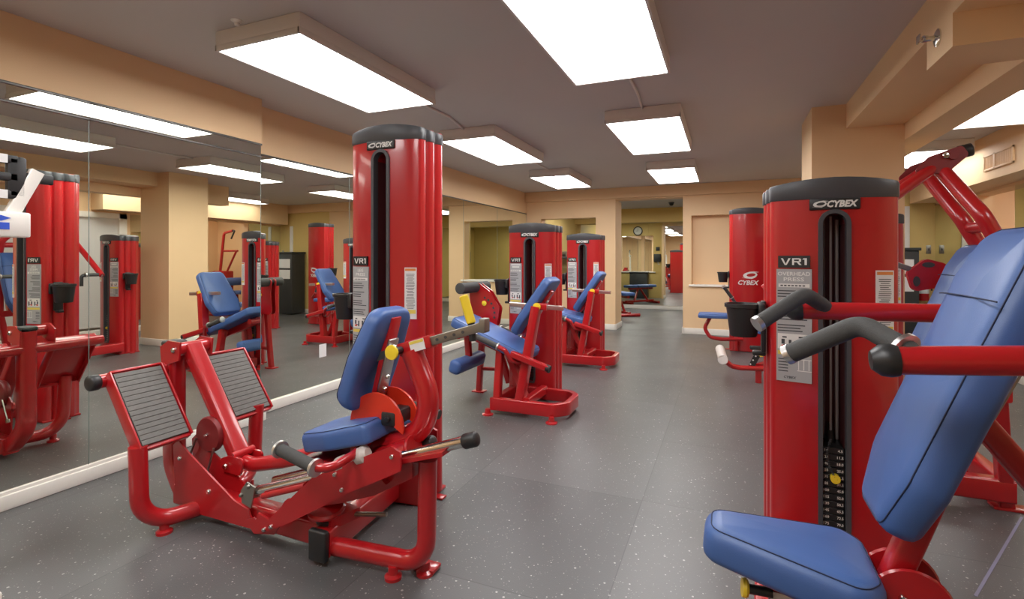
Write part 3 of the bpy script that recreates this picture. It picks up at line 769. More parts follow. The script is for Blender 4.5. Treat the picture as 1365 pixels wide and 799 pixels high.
    poly = roundpoly([(-.145, .02), (.145, .02), (.150, .25), (.115, .455), (-.115, .455), (-.150, .25)], [.06, .06, .1, .07, .07, .1])
    def lum(u, v): return .03*math.exp(-((v-.12)/.12)**2)-.012*math.exp(-((v-.42)/.1)**2)
    bk = cushion(poly, .075, .035, b0+V((-.02, 0, 0)), V((0, -1, 0)), ey, ez, 'backrest', t, warp=lum, rb=.02)
    mb = MB(); q = Matrix.Identity(4)
    F = Matrix(((0, ey.x, ez.x, b0.x-.02), (1, 0, 0, b0.y), (0, ey.z, ez.z, b0.z), (0, 0, 0, 1)))
    mb.box((-.032, -.06, -.094), (.032, .425, -.070), .004, M4=F); mb.build('back_spine', 'red', bk, label='red steel spine')
    mb = MB(); mb.box((-.034, .085, -.106), (.030, .335, -.094), .004, M4=F); mb.build('spine_plate', 'alu', bk, label='bare metal plate with bolts')
    mb = MB()
    for v in (.115, .17, .25, .30): bolt(mb, F @ V((0, v, -.106)), -ez, .011)
    mb.build('spine_bolts', 'chrome', bk)
    # telescoping adjuster through the sleeve
    d = V((.955, 0, .297)); p0 = V((-1.375, 1.75, .83))
    mb = MB(); mb.tube([p0, p0+d*.56], 0, prof=(.036, .036, .2), up=(0, 0, 1)); mb.box((-.012, -.023, -.024), (.014, .023, .03), .004, M4=Matrix.Translation(p0+d*.55)); 
    mb.build('adjuster_bar', 'steel', t, label='grey steel adjuster bar')
    mb = MB()
    for k in range(4): p = p0+d*(.345+.04*k); mb.cyl((p.x, 1.7315, p.z), (p.x, 1.728, p.z), .006, 10)
    mb.build('adjuster_holes', 'ink', t)
    mb = MB(); mb.tube([p0+d*.16, p0+d*.315], 0, prof=(.052, .052, .25), up=(0, 0, 1)); mb.build('sleeve', 'red', t)
    mb = MB(); p = p0+d*.255; F2 = Matrix(((d.x, 0, -d.z, p.x), (0, 1, 0, 1.723), (d.z, 0, d.x, p.z), (0, 0, 0, 1))); mb.box((-.035, -.0015, -.022), (.035, .0005, .022), M4=F2); st = mb.build('sticker', 'label', t, label='white caution sticker')
    mb = MB(); mb.box((-.033, -.0025, .009), (.033, -.0012, .02), M4=F2); mb.build('sticker_band', 'labelyellow', st)
    mb = MB(); p = p0+d*.175; mb.cyl((p.x, 1.72, p.z), (p.x, 1.665, p.z), .015, 14); kn = mb.build('knob_stem', 'black', t)
    mb = MB(); mb.lathe([(.001, .0), (.026, .0), (.030, .006), (.028, .014), (.001, .018)], (p.x, 1.668, p.z), (0, -1, 0), 24); mb.build('knob', 'yellow', kn, label='yellow pull knob')
    mb = MB(); p = p0+d*.50; mb.cyl((p.x, 1.75, p.z-.045), (p.x-.008, 1.75, p.z+.03), .014, 12); lv = mb.build('lever', 'black', t)
    mb = MB(); mb.tube([(p.x-.007, 1.75, p.z+.025), (p.x-.04, 1.75, p.z+.125)], .018, n=16, dome=.005); mb.build('lever_grip', 'yellow', lv, label='yellow lever grip')
    # hand grips beside the seat
    for y, s in ((1.46, 1), (2.04, -1)):
        mb = MB(); mb.tube([(-1.42, y, .475), (-1.345, y+.015*s, .475), (-1.33, y+.12*s, .49), (-1.36, y+.28*s, .50)], .017, bend=.06); mb.build('handle_bar', 'red', t)
        grip(t, (-1.615, y+.035*s, .50), (-1.40, y, .475), .024, .034)
    mb = MB(); mb.cyl((-1.27, 1.84, .63), (-1.10, 1.84, .60), .02, 14); mb.build('rear_bumper', 'foam', t)
    return t
leg_press()

# ================================================================== SEATED PRESS MACHINES (near right, and the one behind it)
def press_machine(name, label, dx, dy, overhead, title, knob, cup=True):
    bx = 0 if overhead else .06
    f0, f1 = (-.29, .29) if overhead else (.02, .50)
    A = 1.49+dy                                    # axis of the seat
    t = thing(name, label, 'exercise machine', (.35+dx, A, 0), 'red strength machines')
    make_tower(t, .388+dx, 2.345+dy, 1.545, title=title, knob=knob, cup=cup)
    def X(x, y, z): return (x+dx, y+dy, z)
    Y0 = 1.49
    mb = MB()
    mb.tube([X(.0, Y0, .10), X(.82, Y0, .10)], 0, prof=(.08, .11), up=(0, 0, 1))
    mb.tube([X(.16, 2.37, .10), X(.10, Y0, .10)], 0, prof=(.08, .11), up=(0, 0, 1))
    mb.tube([X(.80, Y0+f0-.01, .10), X(.80, Y0+f1+.01, .10)], 0, prof=(.08, .10), up=(0, 0, 1))
    mb.tube([X(.0, Y0-.26, .06), X(.0, Y0+.26, .06)], .036)
    for y in (Y0+f0, Y0+f1): mb.box(X(.74, y-.04, 0), X(.90, y+.04, .014), .004)
    mb.box(X(.0-.04, Y0-.24, 0), X(.04, Y0-.18, .03), .004); mb.box(X(.0-.04, Y0+.18, 0), X(.04, Y0+.24, .03), .004)
    for y, yt in ((Y0+f0, Y0-.11), (Y0+f1, Y0+.11)): mb.tube([X(.80, y, .012), X(.72, yt, .62)], 0, prof=(.06, .06, .3), up=(1, 0, 0))
    mb.tube([X(.725, Y0-.15, .60), X(.725, Y0+.15, .60)], 0, prof=(.07, .07, .3), up=(0, 0, 1))
    if not overhead: mb.tube([X(.72, Y0, .6), X(.86, Y0, 1.08)], 0, prof=(.075, .075, .4), up=(0, 1, 0))
    mb.build('frame', 'red', t)
    # seat post
    mb = MB(); mb.tube([X(.145, Y0, .10), X(.133, Y0, .405)], 0, prof=(.065, .06, .2), up=(0, 1, 0)); mb.build('seat_sleeve', 'red', t)
    mb = MB(); mb.tube([X(.135, Y0, .30), X(.12, Y0, .45)], 0, prof=(.048, .044, .2), up=(0, 1, 0)); mb.build('seat_post', 'alu', t, label='bright metal seat post')
    mb = MB(); mb.cyl(X(.11, Y0-.03, .395), X(.05, Y0-.03, .392), .012, 12); kn = mb.build('knob_stem', 'black', t)
    mb = MB(); mb.lathe([(.001, 0), (.020, 0), (.024, .006), (.022, .014), (.001, .016)], X(.052, Y0-.03, .392), (-1, -.15, .1), 20); mb.build('knob', 'yellow', kn, label='yellow seat adjuster knob')
    mb = MB(); mb.box(X(.104, Y0-.0345, .35), X(.165, Y0-.032, .40), .001); mb.build('sticker', 'label', t)
    # wedge seat, narrow at the front
    tilt = math.radians(-5); ex = V((math.cos(tilt), 0, math.sin(tilt))); ez = V((-math.sin(tilt), 0, math.cos(tilt)))
    poly = roundpoly([(-.215, -.062), (.13, -.165), (.18, -.10), (.18, .10), (.13, .16), (-.215, .075)], [.055, .06, .07, .07, .06, .055])
    cushion(poly, .095, .042, X(.163, Y0, .532), ex, V((0, 1, 0)), ez, 'seat', t, rb=.02)
    # backrest, leaning towards +x
    th = math.radians(19); ey = V((math.sin(th), 0, math.cos(th))); ez = V((-math.cos(th), 0, math.sin(th)))
    poly = roundpoly([(-.095, -.02), (.095, -.02), (.152, .12), (.155, .36), (.135, .74), (-.135, .74), (-.155, .36), (-.152, .12)], [.05, .05, .1, .2, .05, .05, .2, .1])
    def lum(u, v): return .012*math.exp(-((v-.16)/.16)**2)-.05*max(0, (v-.58)/.16)**2-.5*(u*u)
    seamv = [[(u*.0107, .545, .0015+.0055*(1-(u/14)**2)) for u in range(-14, 15)]]
    bk = cushion(poly, .085, .04, X(.318+bx, Y0-.01, .65), V((0, -1, 0)), ey, ez, 'backrest', t, warp=lum, rb=.025, crown=.006, extra_seams=seamv)
    b0 = V(X(.335+bx, Y0, .645))
    mb = MB(); s0 = b0+ey*-.30-ez*.088; s1 = b0+ey*.50-ez*.088
    mb.tube([s0, s1], 0, prof=(.055, .055, .4), up=(0, 1, 0)); mb.tube([b0+ey*.30-ez*.09, X(.73, Y0, .62)], 0, prof=(.05, .05, .4), up=(0, 1, 0))
    mb.tube([s0, X(.36, Y0, .12)], 0, prof=(.06, .06, .4), up=(0, 1, 0)); mb.build('back_post', 'red', t)
    for y in (Y0+.05, Y0-.045):
        cam = MB().lathe([(.001, -.005), (.082, -.005), (.086, 0), (.082, .005), (.001, .005)], X(.395, y, .445), (0, 1, 0), 32).build('cam_disc', 'red', t)
    mb = MB(); bolt(mb, X(.378, Y0-.050, .462), (0, -1, 0), .010); mb.build('cam_bolt', 'chrome', cam)
    if overhead:
        # long horizontal arms with bent foam grips
        for s in (-1, 1):
            y = Y0+s*.31; ox, oz = (-.085, .035) if s > 0 else (0, 0)
            mb = MB(); mb.tube([X(.285+ox, y, 1.055+oz), X(.90, y, 1.10), X(.98, y-s*.02, 1.09), X(.99, Y0+s*.1, 1.08)], .027, bend=.06); am = mb.build('press_arm', 'red', t)
            mb = MB(); mb.lathe([(.001, -.030), (.018, -.027), (.030, -.012), (.032, .004), (.030, .016), (.001, .018)], X(.285+ox, y, 1.055+oz), (1, 0, .07), 22); mb.build('arm_plug', 'black', am, label='black ball end plug')
            yg = y-s*.0
            mb = MB(); ox *= .6; mb.tube([X(.335+ox, y-s*.0, 1.058+oz), X(.315+ox, y-s*.02, 1.078+oz), X(.262+ox, y-s*.10, 1.112+oz), X(.140+ox, y-s*.165, 1.030+oz)], .0215, bend=[.02, .05], n=18, bn=8); g = mb.build('hand_grip', 'foam', t, label='bent grey foam grip')
            mb = MB(); e0, e1 = V(X(.262+ox, y-s*.10, 1.112+oz)), V(X(.140+ox, y-s*.165, 1.030+oz)); dd = (e1-e0).normalized()
            mb.cyl(e1-dd*.002, e1+dd*.012, .023, 18); mb.build('end_ring', 'alu', g, label='bright metal end ring')
            if s > 0: continue
            mb = MB(); mb.lathe([(.02, 0), (.033, .001), (.033, .010), (.02, .013)], X(.319+ox, y-s*.014, 1.073+oz), (-.55, -s*.75, .36), 18); mb.build('end_ring', 'alu', g, label='bright metal collar ring')
        mb = MB(); mb.cyl(X(.99, Y0-.16, 1.08), X(.99, Y0+.16, 1.08), .035); mb.tube([X(.99, Y0, 1.08), X(.80, Y0, .60)], 0, prof=(.07, .07, .4), up=(0, 1, 0)); mb.build('arm_yoke', 'red', t)
        mb = MB(); mb.cyl(X(.80, 1.745, 1.15), X(.40, 1.745, .25), .0045, 8); mb.build('cable', 'steel', t, label='thin steel cable')
    else:
        # converging press arms hung from a high pivot
        for s in (-1, 1):
            mb = MB(); mb.tube([X(.72, Y0+s*.11, .62), X(.735, Y0+s*.11, 1.30), X(.66, Y0+s*.12, 1.46), X(.56, Y0+.22+s*.11, 1.74)], .036, bend=[.08, .10], bn=6); mb.build('upright', 'red', t)
        mb = MB(); mb.cyl(X(.69, Y0-.12, 1.41), X(.69, Y0+.12, 1.41), .03); mb.build('cross_brace', 'red', t)
        mb = MB(); 
        for y in (Y0+.06, Y0+.35): mb.prism(roundpoly([(.42+dx, 1.70), (.50+dx, 1.79), (.64+dx, 1.84), (.67+dx, 1.79), (.58+dx, 1.70)], .02), 'y', y+dy-.005, y+dy+.005)
        mb.cyl(X(.60, Y0+.04, 1.79), X(.60, Y0+.37, 1.79), .022); mb.build('pivot_head', 'darkred', t)
        mb = MB(); mb.cyl(X(.64, Y0+.10, 1.81), X(.69, Y0+.09, 1.82), .034, 18, dome=.01); mb.build('pivot_plug', 'black', t, label='black rubber plug')
        mb = MB(); bolt(mb, X(.57, Y0+.05, 1.79), (0, -1, 0), .016); mb.build('pivot_bolt', 'chrome', t)
        for y0, y1, xe in ((Y0+.13, Y0-.28, -.10), (Y0+.28, Y0+.42, -.24)):
            mb = MB(); mb.tube([X(.60, y0, 1.79), X(.22, y0+(y1-y0)*.55, 1.50), X(xe-.02, y1, 1.05)], .03, bend=.1)
            mb.build('press_arm', 'red', t)
            grip(t, X(xe, y1, 1.06), X(xe, y1-.16, 1.06), .02, .028)
            mb = MB(); mb.tube([X(xe, y1-.15, 1.06), X(xe, y1-.20, 1.05), X(xe, y1-.20, .93)], .019, bend=.03); mb.build('drop_grip', 'black', t)
        # range limiter with slotted disc
        mb = MB(); mb.prism(roundpoly([(.50+dx, 1.06), (.47+dx, 1.17), (.56+dx, 1.25), (.66+dx, 1.22), (.64+dx, 1.09)], .03), 'y', Y0+.30+dy, Y0+.34+dy); lm = mb.build('limiter_disc', 'red', t)
        for c in ((.515, 1.12), (.57, 1.215)): MB().prism([(c[0]+dx+.03*math.cos(k*PI/6)*(.55 if c[0] < .54 else 1), c[1]+.03*math.sin(k*PI/6)*(1 if c[0] < .54 else .5)) for k in range(12)], 'y', Y0+.296+dy, Y0+.30+dy).build('limiter_slot', 'ink', lm)
        mb = MB(); mb.tube([X(.49, Y0+.32, 1.19), X(.34, Y0+.32, 1.25)], 0, prof=(.03, .03, .2), up=(0, 1, 0)); mb.build('limiter_bar', 'steel', t, label='grey adjuster bar')
    return t
press_machine('overhead_press_machine', 'large red overhead press machine with horizontal arms and bent grey foam grips', 0, 0, True, ('OVERHEAD', 'PRESS'), 4)
press_machine('chest_press_machine', 'red press machine with high arm pivot standing before the pillar behind the overhead press', .49, 1.80, False, (), 6)

# ================================================================== LEG EXTENSION TYPE MACHINES
def leg_machine(name, label, dx, dy, roller, slope=22, knob=5):
    t = thing(name, label, 'exercise machine', (-1.5+dx, 3.95+dy, 0), 'red strength machines')
    make_tower(t, -1.61+dx, 4.27+dy, 1.545, knob=knob, fine=False)
    def X(x, y, z): return (x+dx, y+dy, z)
    mb = MB()
    # low loop base
    mb.tube([X(-1.72, 3.73, .085), X(-1.22, 3.73, .085), X(-1.14, 3.82, .085), X(-1.14, 4.08, .085), X(-1.22, 4.17, .085), X(-1.74, 4.17, .085)], 0, prof=(.05, .10, .3), up=(0, 0, 1), bend=.08)
    mb.tube([X(-1.72, 3.71, .085), X(-1.72, 4.19, .085)], 0, prof=(.06, .10, .3), up=(0, 0, 1))
    mb.tube([X(-1.45, 3.73, .12), X(-1.45, 4.17, .12)], 0, prof=(.06, .07, .3), up=(0, 0, 1))
    for x, y in ((-1.76, 3.69), (-1.22, 3.68), (-1.24, 4.21), (-1.76, 4.2)): mb.lathe([(.001, 0), (.045, 0), (.045, .010), (.025, .016), (.02, .05)], X(x, y, 0))
    mb.tube([X(-1.70, 3.74, .10), X(-1.70, 3.80, .50)], 0, prof=(.065, .055, .3), up=(1, 0, 0))
    mb.tube([X(-1.70, 4.15, .10), X(-1.70, 4.10, .50)], 0, prof=(.065, .055, .3), up=(1, 0, 0))
    mb.tube([X(-1.66, 3.86, .48), X(-1.50, 3.86, .13)], 0, prof=(.05, .05, .3), up=(0, 1, 0))
    mb.tube([X(-2.06, 3.95, .60), X(-1.50, 3.95, .40)], 0, prof=(.07, .07, .3), up=(0, 1, 0))
    mb.tube([X(-1.51, 3.75, .10), X(-1.385, 3.80, .87)], 0, prof=(.07, .085, .3), up=(0, 1, 0))
    mb.build('frame', 'red', t)
    mb = MB(); mb.tube([X(-1.56, 3.71, .50), X(-1.25, 3.69, .41)], 0, prof=(.05, .05, .35), up=(0, 0, 1)); lv = mb.build('release_lever', 'red', t)
    mb = MB(); mb.cyl(X(-1.265, 3.691, .414), X(-1.235, 3.689, .406), .03, 14); mb.build('lever_cap', 'black', lv, label='black end cap')
    # adjuster bar with sleeve and knob
    mb = MB(); mb.tube([X(-1.62, 3.82, .880), X(-1.17, 3.82, .862)], 0, prof=(.036, .036, .2), up=(0, 0, 1)); mb.build('adjuster_bar', 'alu', t, label='bright metal adjuster bar')
    mb = MB(); mb.tube([X(-1.46, 3.82, .873), X(-1.30, 3.82, .868)], 0, prof=(.055, .055, .3), up=(0, 0, 1)); mb.build('sleeve', 'red', t)
    mb = MB(); mb.box(X(-1.465, 3.789, .852), X(-1.425, 3.794, .895)); mb.build('sticker', 'label', t)
    mb = MB(); mb.lathe([(.001, 0), (.028, 0), (.032, .01), (.03, .02), (.001, .024)], X(-1.375, 3.79, .871), (0, -1, 0), 22); mb.build('knob', 'yellow', t, label='yellow pull knob')
    # seat
    th = math.radians(slope); ex = V((-math.cos(th), 0, math.sin(th))); ez = V((math.sin(th), 0, math.cos(th)))
    poly = roundpoly([(-.36, -.20), (.36, -.20), (.36, .20), (-.36, .20)], .05)
    sc = V(X(-1.81, 3.945, .58+.0))
    cushion(poly, .08, .03, sc+ez*.05, ex, V((0, 1, 0)), ez, 'seat', t)
    # backrest
    th = math.radians(34); ey = V((math.sin(th), 0, math.cos(th))); ez = V((-math.cos(th), 0, math.sin(th)))
    poly = roundpoly([(-.15, 0), (.15, 0), (.19, .15), (.15, .54), (-.15, .54), (-.19, .15)], [.05, .05, .1, .06, .06, .1])
    b0 = V(X(-1.625, 3.945, .665))
    bk = cushion(poly, .075, .03, b0, V((0, -1, 0)), ey, ez, 'backrest', t)
    F = Matrix(((0, ey.x, ez.x, b0.x), (1, 0, 0, b0.y), (0, ey.z, ez.z, b0.z), (0, 0, 0, 1)))
    mb = MB(); mb.box((-.03, .0, -.10), (.03, .45, -.07), .004, M4=F); mb.build('back_spine', 'red', bk)
    mb = MB(); mb.box((-.028, .12, -.108), (.028, .36, -.10), .004, M4=F); mb.build('spine_plate', 'alu', bk, label='bare metal plate')
    # hand grips
    for y, s in ((3.67, 1), (4.22, -1)):
        if s < 0: y = 4.17
        mb = MB(); mb.tube([X(-1.66, y, .555), X(-1.60, y, .53), X(-1.56, y+.03*s, .45), X(-1.50, y+.10*s, .42)], .018, bend=.04); mb.build('handle_bar', 'red', t)
        grip(t, X(-1.86, y, .625), X(-1.66, y, .555), .022, .030)
    # shin pad on swing lever
    th = math.radians(20)
    poly = roundpoly([(-.26, -.06), (.26, -.06), (.26, .06), (-.26, .06)], .035)
    mb = MB(); mb.tube([X(-2.08, 3.95, .60), X(-2.06, 3.95, .33)], 0, prof=(.05, .05, .3), up=(0, 1, 0)); mb.cyl(X(-2.09, 3.80, .60), X(-2.09, 4.19, .60), .03); mb.build('swing_lever', 'red', t)
    cushion(poly, .11, .04, X(-2.02, 3.95, .335), V((0, 1, 0)), V((.26, 0, .966)), V((.966, 0, -.26)), 'shin_pad', t, rb=.04, piping=False)
    # cam plate, hold-down roller and A-frame beside the tower
    mb = MB(); cp = roundpoly([(-2.22, .62), (-1.93, .62), (-1.90, .80), (-2.0, .95), (-2.12, 1.03), (-2.22, 1.02), (-2.20, .85)], .05)
    for y in (4.24, 4.30): mb.prism([(p[0]+dx, p[1]) for p in cp], 'y', y+dy-.005, y+dy+.005)
    cm = mb.build('cam_plate', 'red', t)
    mb = MB()
    for k in range(6): a = math.radians(-10+16*k); mb.cyl(X(-2.10+.15*math.cos(a), 4.233, .74+.16*math.sin(a)), X(-2.10+.15*math.cos(a), 4.23, .74+.16*math.sin(a)), .011, 10)
    mb.build('cam_holes', 'ink', cm)
    mb = MB(); mb.lathe([(.001, 0), (.02, 0), (.024, .01), (.001, .02)], X(-2.05, 4.232, .84), (0, -1, 0), 16); mb.build('knob', 'yellow', cm, label='yellow cam knob')
    if roller:
        mb = MB(); mb.cyl(X(-2.17, 3.98, .985), X(-2.13, 4.44, .985), .05, 22, dome=.006); mb.build('foam_roller', 'foam', t, label='dark grey foam roller')
    mb = MB()
    mb.tube([X(-2.14, 4.30, .012), X(-2.09, 4.28, .66)], 0, prof=(.05, .05, .3), up=(0, 1, 0)); mb.tube([X(-1.86, 4.36, .10), X(-2.0, 4.28, .66)], 0, prof=(.05, .05, .3), up=(0, 1, 0))
    mb.tube([X(-2.12, 4.29, .22), X(-1.90, 4.35, .22)], .018); mb.box(X(-2.20, 4.26, 0), X(-2.08, 4.35, .012), .003); mb.build('side_frame', 'red', t)
    return t
leg_machine('leg_extension_machine', 'red leg extension machine with steep sloping blue seat, just behind the leg press', 0, 0, True)
leg_machine('leg_curl_machine', 'red seated leg machine nearest the far wall, without a foam roller', -.05, 2.0, False, slope=12)

# ================================================================== FAR RIGHT MACHINES
def far_tower_machine():
    t = thing('row_machine', 'red machine whose tall rounded back carries a big white emblem', 'exercise machine', (.2, 7.6, 0), 'red strength machines')
    make_tower(t, .275, 7.76, 1.91, flip=True, big_logo=True, cup=False)
    cup_holder(Matrix.Identity(4), t, .045, 7.62, 1.06, -1)
    cushion(roundpoly([(-.19, -.14), (.19, -.14), (.19, .14), (-.19, .14)], .05), .06, .025, (-.155, 7.30, .525), (1, 0, 0), (0, 1, 0), (0, 0, 1), 'seat', t)
    mb = MB(); mb.tube([(-.20, 7.30, .46), (-.27, 7.30, .32), (-.20, 7.30, .20), (-.06, 7.32, .18), (.20, 7.42, .18)], .025, bend=.09)
    mb.tube([(.12, 7.40, .03), (.12, 7.40, .20)], .025); mb.tube([(.12, 7.40, .18), (.12, 7.55, .18)], .025); mb.build('seat_frame', 'red', t)
    mb = MB(); mb.tube([(.12, 7.34, .62), (.30, 7.44, .52)], .022); mb.tube([(.30, 7.44, .52), (.30, 7.54, .5)], .022); am = mb.build('lever_arm', 'red', t)
    g = grip(t, (-.03, 7.28, .88), (.07, 7.32, .735), .022, .026)
    MB().tube([(.07, 7.32, .735), (.14, 7.35, .62)], .02).build('grip_joint', 'cap', am)
    return t
far_tower_machine()

def roller_machine():
    t = thing('rotary_machine', 'red machine with a pale roller on its low tube, beyond the overhead press', 'exercise machine', (.3, 6.1, 0), 'red strength machines')
    make_tower(t, .76, 6.66, 1.545, fine=False, cup=False)
    mb = MB(); mb.tube([(-.015, 5.60, .225), (.05, 5.60, .165), (.14, 5.62, .15), (.55, 5.75, .15), (.62, 6.2, .15), (.62, 6.68, .15)], .026, bend=.08)
    mb.tube([(.3, 5.7, .15), (.62, 6.3, .15)], 0, prof=(.06, .08), up=(0, 0, 1)); mb.tube([(.30, 5.70, .0), (.30, 5.70, .15)], .03); mb.tube([(.62, 6.2, 0), (.62, 6.2, .15)], .03); mb.build('frame', 'red', t)
    mb = MB(); mb.cyl((-.03, 5.52, .24), (-.06, 5.80, .30), .045, 20); mb.build('roller', 'bag', t, label='pale translucent roller')
    mb = MB(); mb.lathe([(.001, -.008), (.046, -.008), (.05, 0), (.046, .004), (.001, .004)], (-.03, 5.515, .24), (.1, 1, -.2), 24); mb.build('roller_cap', 'alu', t, label='metal roller end disc')
    mb = MB(); mb.box((.22, 5.64, .335), (.40, 5.68, .375), .008); mb.prism([(.20, .16), (.26, .16), (.34, .33), (.28, .335)], 'y', 5.65, 5.67); bl = mb.build('range_adjuster', 'black', t)
    mb = MB(); mb.cyl((.32, 5.63, .30), (.32, 5.60, .30), .022, 14); mb.build('knob', 'yellow', bl, label='yellow knob')
    mb = MB()
    for k in range(4): mb.cyl((.225+.024*k, 5.649, .19+.042*k), (.225+.024*k, 5.646, .19+.042*k), .008, 8)
    mb.build('adjuster_holes', 'label', bl)
    mb = MB(); mb.tube([(.45, 5.9, .15), (.45, 5.9, .48)], 0, prof=(.06, .06, .3)); mb.build('seat_post', 'red', t)
    cushion(roundpoly([(-.17, -.16), (.17, -.16), (.17, .16), (-.17, .16)], .05), .07, .025, (.45, 5.9, .55), (1, 0, 0), (0, 1, 0), (0, 0, 1), 'seat', t)
    return t
roller_machine()

def pulldown():
    t = thing('pulldown_machine', 'red tall lat machine with black handle inside the right alcove, seen in the mirror', 'exercise machine', (3.7, 7.7, 0), 'red strength machines')
    x, y = 3.75, 7.95
    mb = MB(); mb.tube([(x, y, 0), (x, y, 1.0), (x-.05, y+.05, 1.82), (x-.42, y-.02, 1.86)], .03, bend=.08)
    mb.tube([(x-.5, y+.03, 1.42), (x, y+.03, 1.42)], .022); mb.tube([(x-.5, y, 1.42), (x-.2, y, .95)], .022); mb.tube([(x-.55, y, .06), (x+.3, y, .06)], .04); mb.tube([(x-.2, y, .06), (x-.2, y, .95)], .03)
    mb.box((x-.30, y-.25, 0), (x+.15, y+.2, .05), .01); mb.box((x-.25, y-.12, .05), (x+.12, y+.14, .98), .03)
    mb.build('frame', 'red', t)
    mb = MB(); mb.tube([(x-.40, y-.02, 1.86), (x-.50, y-.04, 1.86), (x-.44, y-.08, 1.68)], .018, bend=.02); mb.build('hand_grip', 'black', t)
    MB().cyl((x-.45, y-.25, .75), (x-.45, y+.25, .75), .085, 20, dome=.01).build('thigh_roller', 'blue', t)
    cushion(roundpoly([(-.2, -.17), (.2, -.12), (.2, .12), (-.2, .17)], .05), .07, .025, (x-.55, y, .55), (-1, 0, 0), (0, 1, 0), (0, 0, 1), 'seat', t)
    MB().tube([(x-.5, y, .06), (x-.5, y, .49)], 0, prof=(.06, .06, .3)).build('seat_post', 'red', t)
pulldown()

# ================================================================== SMALL THINGS
# white machine arm at the left edge
t = thing('machine_arm', 'white machine arm with dark slotted bracket cut by the left edge', 'exercise machine', (-2.66, .96, 0))
mb = MB(); mb.tube([(-2.62, .88, .02), (-2.62, .88, 1.33)], 0, prof=(.08, .08, .2)); mb.box((-2.80, .72, 0), (-2.44, 1.0, .03), .006); mb.build('post', 'white', t)
mb = MB(); mb.box((-2.66, .80, 1.335), (-2.60, 1.155, 1.435), .008); mb.build('head_box', 'white', t)
mb = MB(); mb.tube([(-2.63, 1.10, 1.42), (-2.63, 1.185, 1.61)], 0, prof=(.03, .045, .2), up=(0, 1, 0)); mb.build('upper_arm', 'white', t)
mb = MB()
for z in (1.645, 1.575, 1.505): mb.box((-2.645, .90, z-.016), (-2.615, 1.12, z+.016), .004)
mb.box((-2.645, 1.085, 1.49), (-2.615, 1.15, 1.66), .012); mb.box((-2.64, 1.13, 1.56), (-2.62, 1.24, 1.60), .006); mb.build('slotted_bracket', 'black', t, label='dark slotted bracket')
mb = MB()
for z in (1.645, 1.505): mb.box((-2.613, 1.0, z-.017), (-2.611, 1.085, z+.017))
mb.build('bracket_label', 'label', t)
mb = MB(); mb.prism([(.98, 1.365), (1.085, 1.365), (1.085, 1.392), (.98, 1.392)], 'x', -2.599, -2.598); mb.prism([(.98, 1.398), (1.06, 1.398), (1.09, 1.41), (1.06, 1.42), (.98, 1.415)], 'x', -2.599, -2.598); mb.build('blue_mark', 'blueink', t)

# floor streak: reflected light painted as a thin lilac strip
tagged(MB().prism([(.846, 2.406), (.855, 2.401), (1.322, 3.222), (1.313, 3.227)], 'z', 0, .0015), 'floor_glint', 'glint', 'thin lilac streak of painted reflection on the floor at the lower right', 'glint')
tagged(MB().box((XB-.001, 3.65, .335), (XB+.0012, 3.74, .455)), 'paper_tag', 'label', 'small pale paper tag stuck low on the mirror left of the leg press backrest', 'tag')

# wall clock on the rear of the dividing wall (seen in the rear mirror)
def on_rear(name, label, cat, x, z): return thing(name, label, cat, (x, YF+.27, z))
yr = YF+.262
t = on_rear('wall_clock', 'round wall clock with dark rim seen through the opening', 'clock', -2.62, 2.14)
MB().lathe([(.13, 0), (.15, .01), (.15, .03), (.125, .035), (.12, .02), (.12, 0)], (-2.62, yr, 2.14), (0, 1, 0), 28).build('rim', 'black', t)
MB().lathe([(.001, .012), (.122, .012), (.122, 0), (.001, 0)], (-2.62, yr, 2.14), (0, 1, 0), 28).build('face', 'clockface', t)
mb = MB(); mb.box((-2.624, yr+.013, 2.14), (-2.616, yr+.018, 2.22)); mb.box((-2.68, yr+.013, 2.136), (-2.62, yr+.018, 2.144)); mb.build('hands', 'ink', t)
t = on_rear('wall_box', 'black box on the ochre wall below the small plaque', 'box', -2.0, 1.25)
mb = MB(); mb.box((-2.12, yr, 1.15), (-1.90, yr+.07, 1.40), .02); mb.build('box_body', 'bin', t)
mb = MB(); mb.tube([(-2.0, yr+.04, 1.16), (-1.98, yr+.05, 1.08), (-1.95, yr+.05, 1.06)], .012); mb.build('spout', 'label', t)
tagged(MB().box((-2.06, yr, 1.50), (-1.94, yr+.02, 1.62), .006), 'wall_plaque', 'bin', 'small dark plaque above the black box in the next room', 'plaque')
t = on_rear('black_cabinet', 'black cabinet standing below the pass-through in the next room', 'cabinet', -2.5, 0)
mb = MB(); mb.box((-2.82, yr+.01, 0), (-2.28, yr+.40, .80), .02); mb.build('body', 'bin', t); MB().box((-2.84, yr+.005, .80), (-2.26, yr+.42, .83), .008).build('top', 'cap', t)
t = thing('dome_camera', 'small dark dome camera on the ceiling of the next room', 'camera', (-1.1, 11.6, ZC))
MB().lathe([(.06, 0), (.06, -.02), (.05, -.03), (.001, -.03)], (-1.1, 11.6, ZC)).build('mount', 'cap', t); MB().lathe([(.048, -.03), (.04, -.06), (.02, -.075), (.001, -.078)], (-1.1, 11.6, ZC)).build('dome', 'black', t)
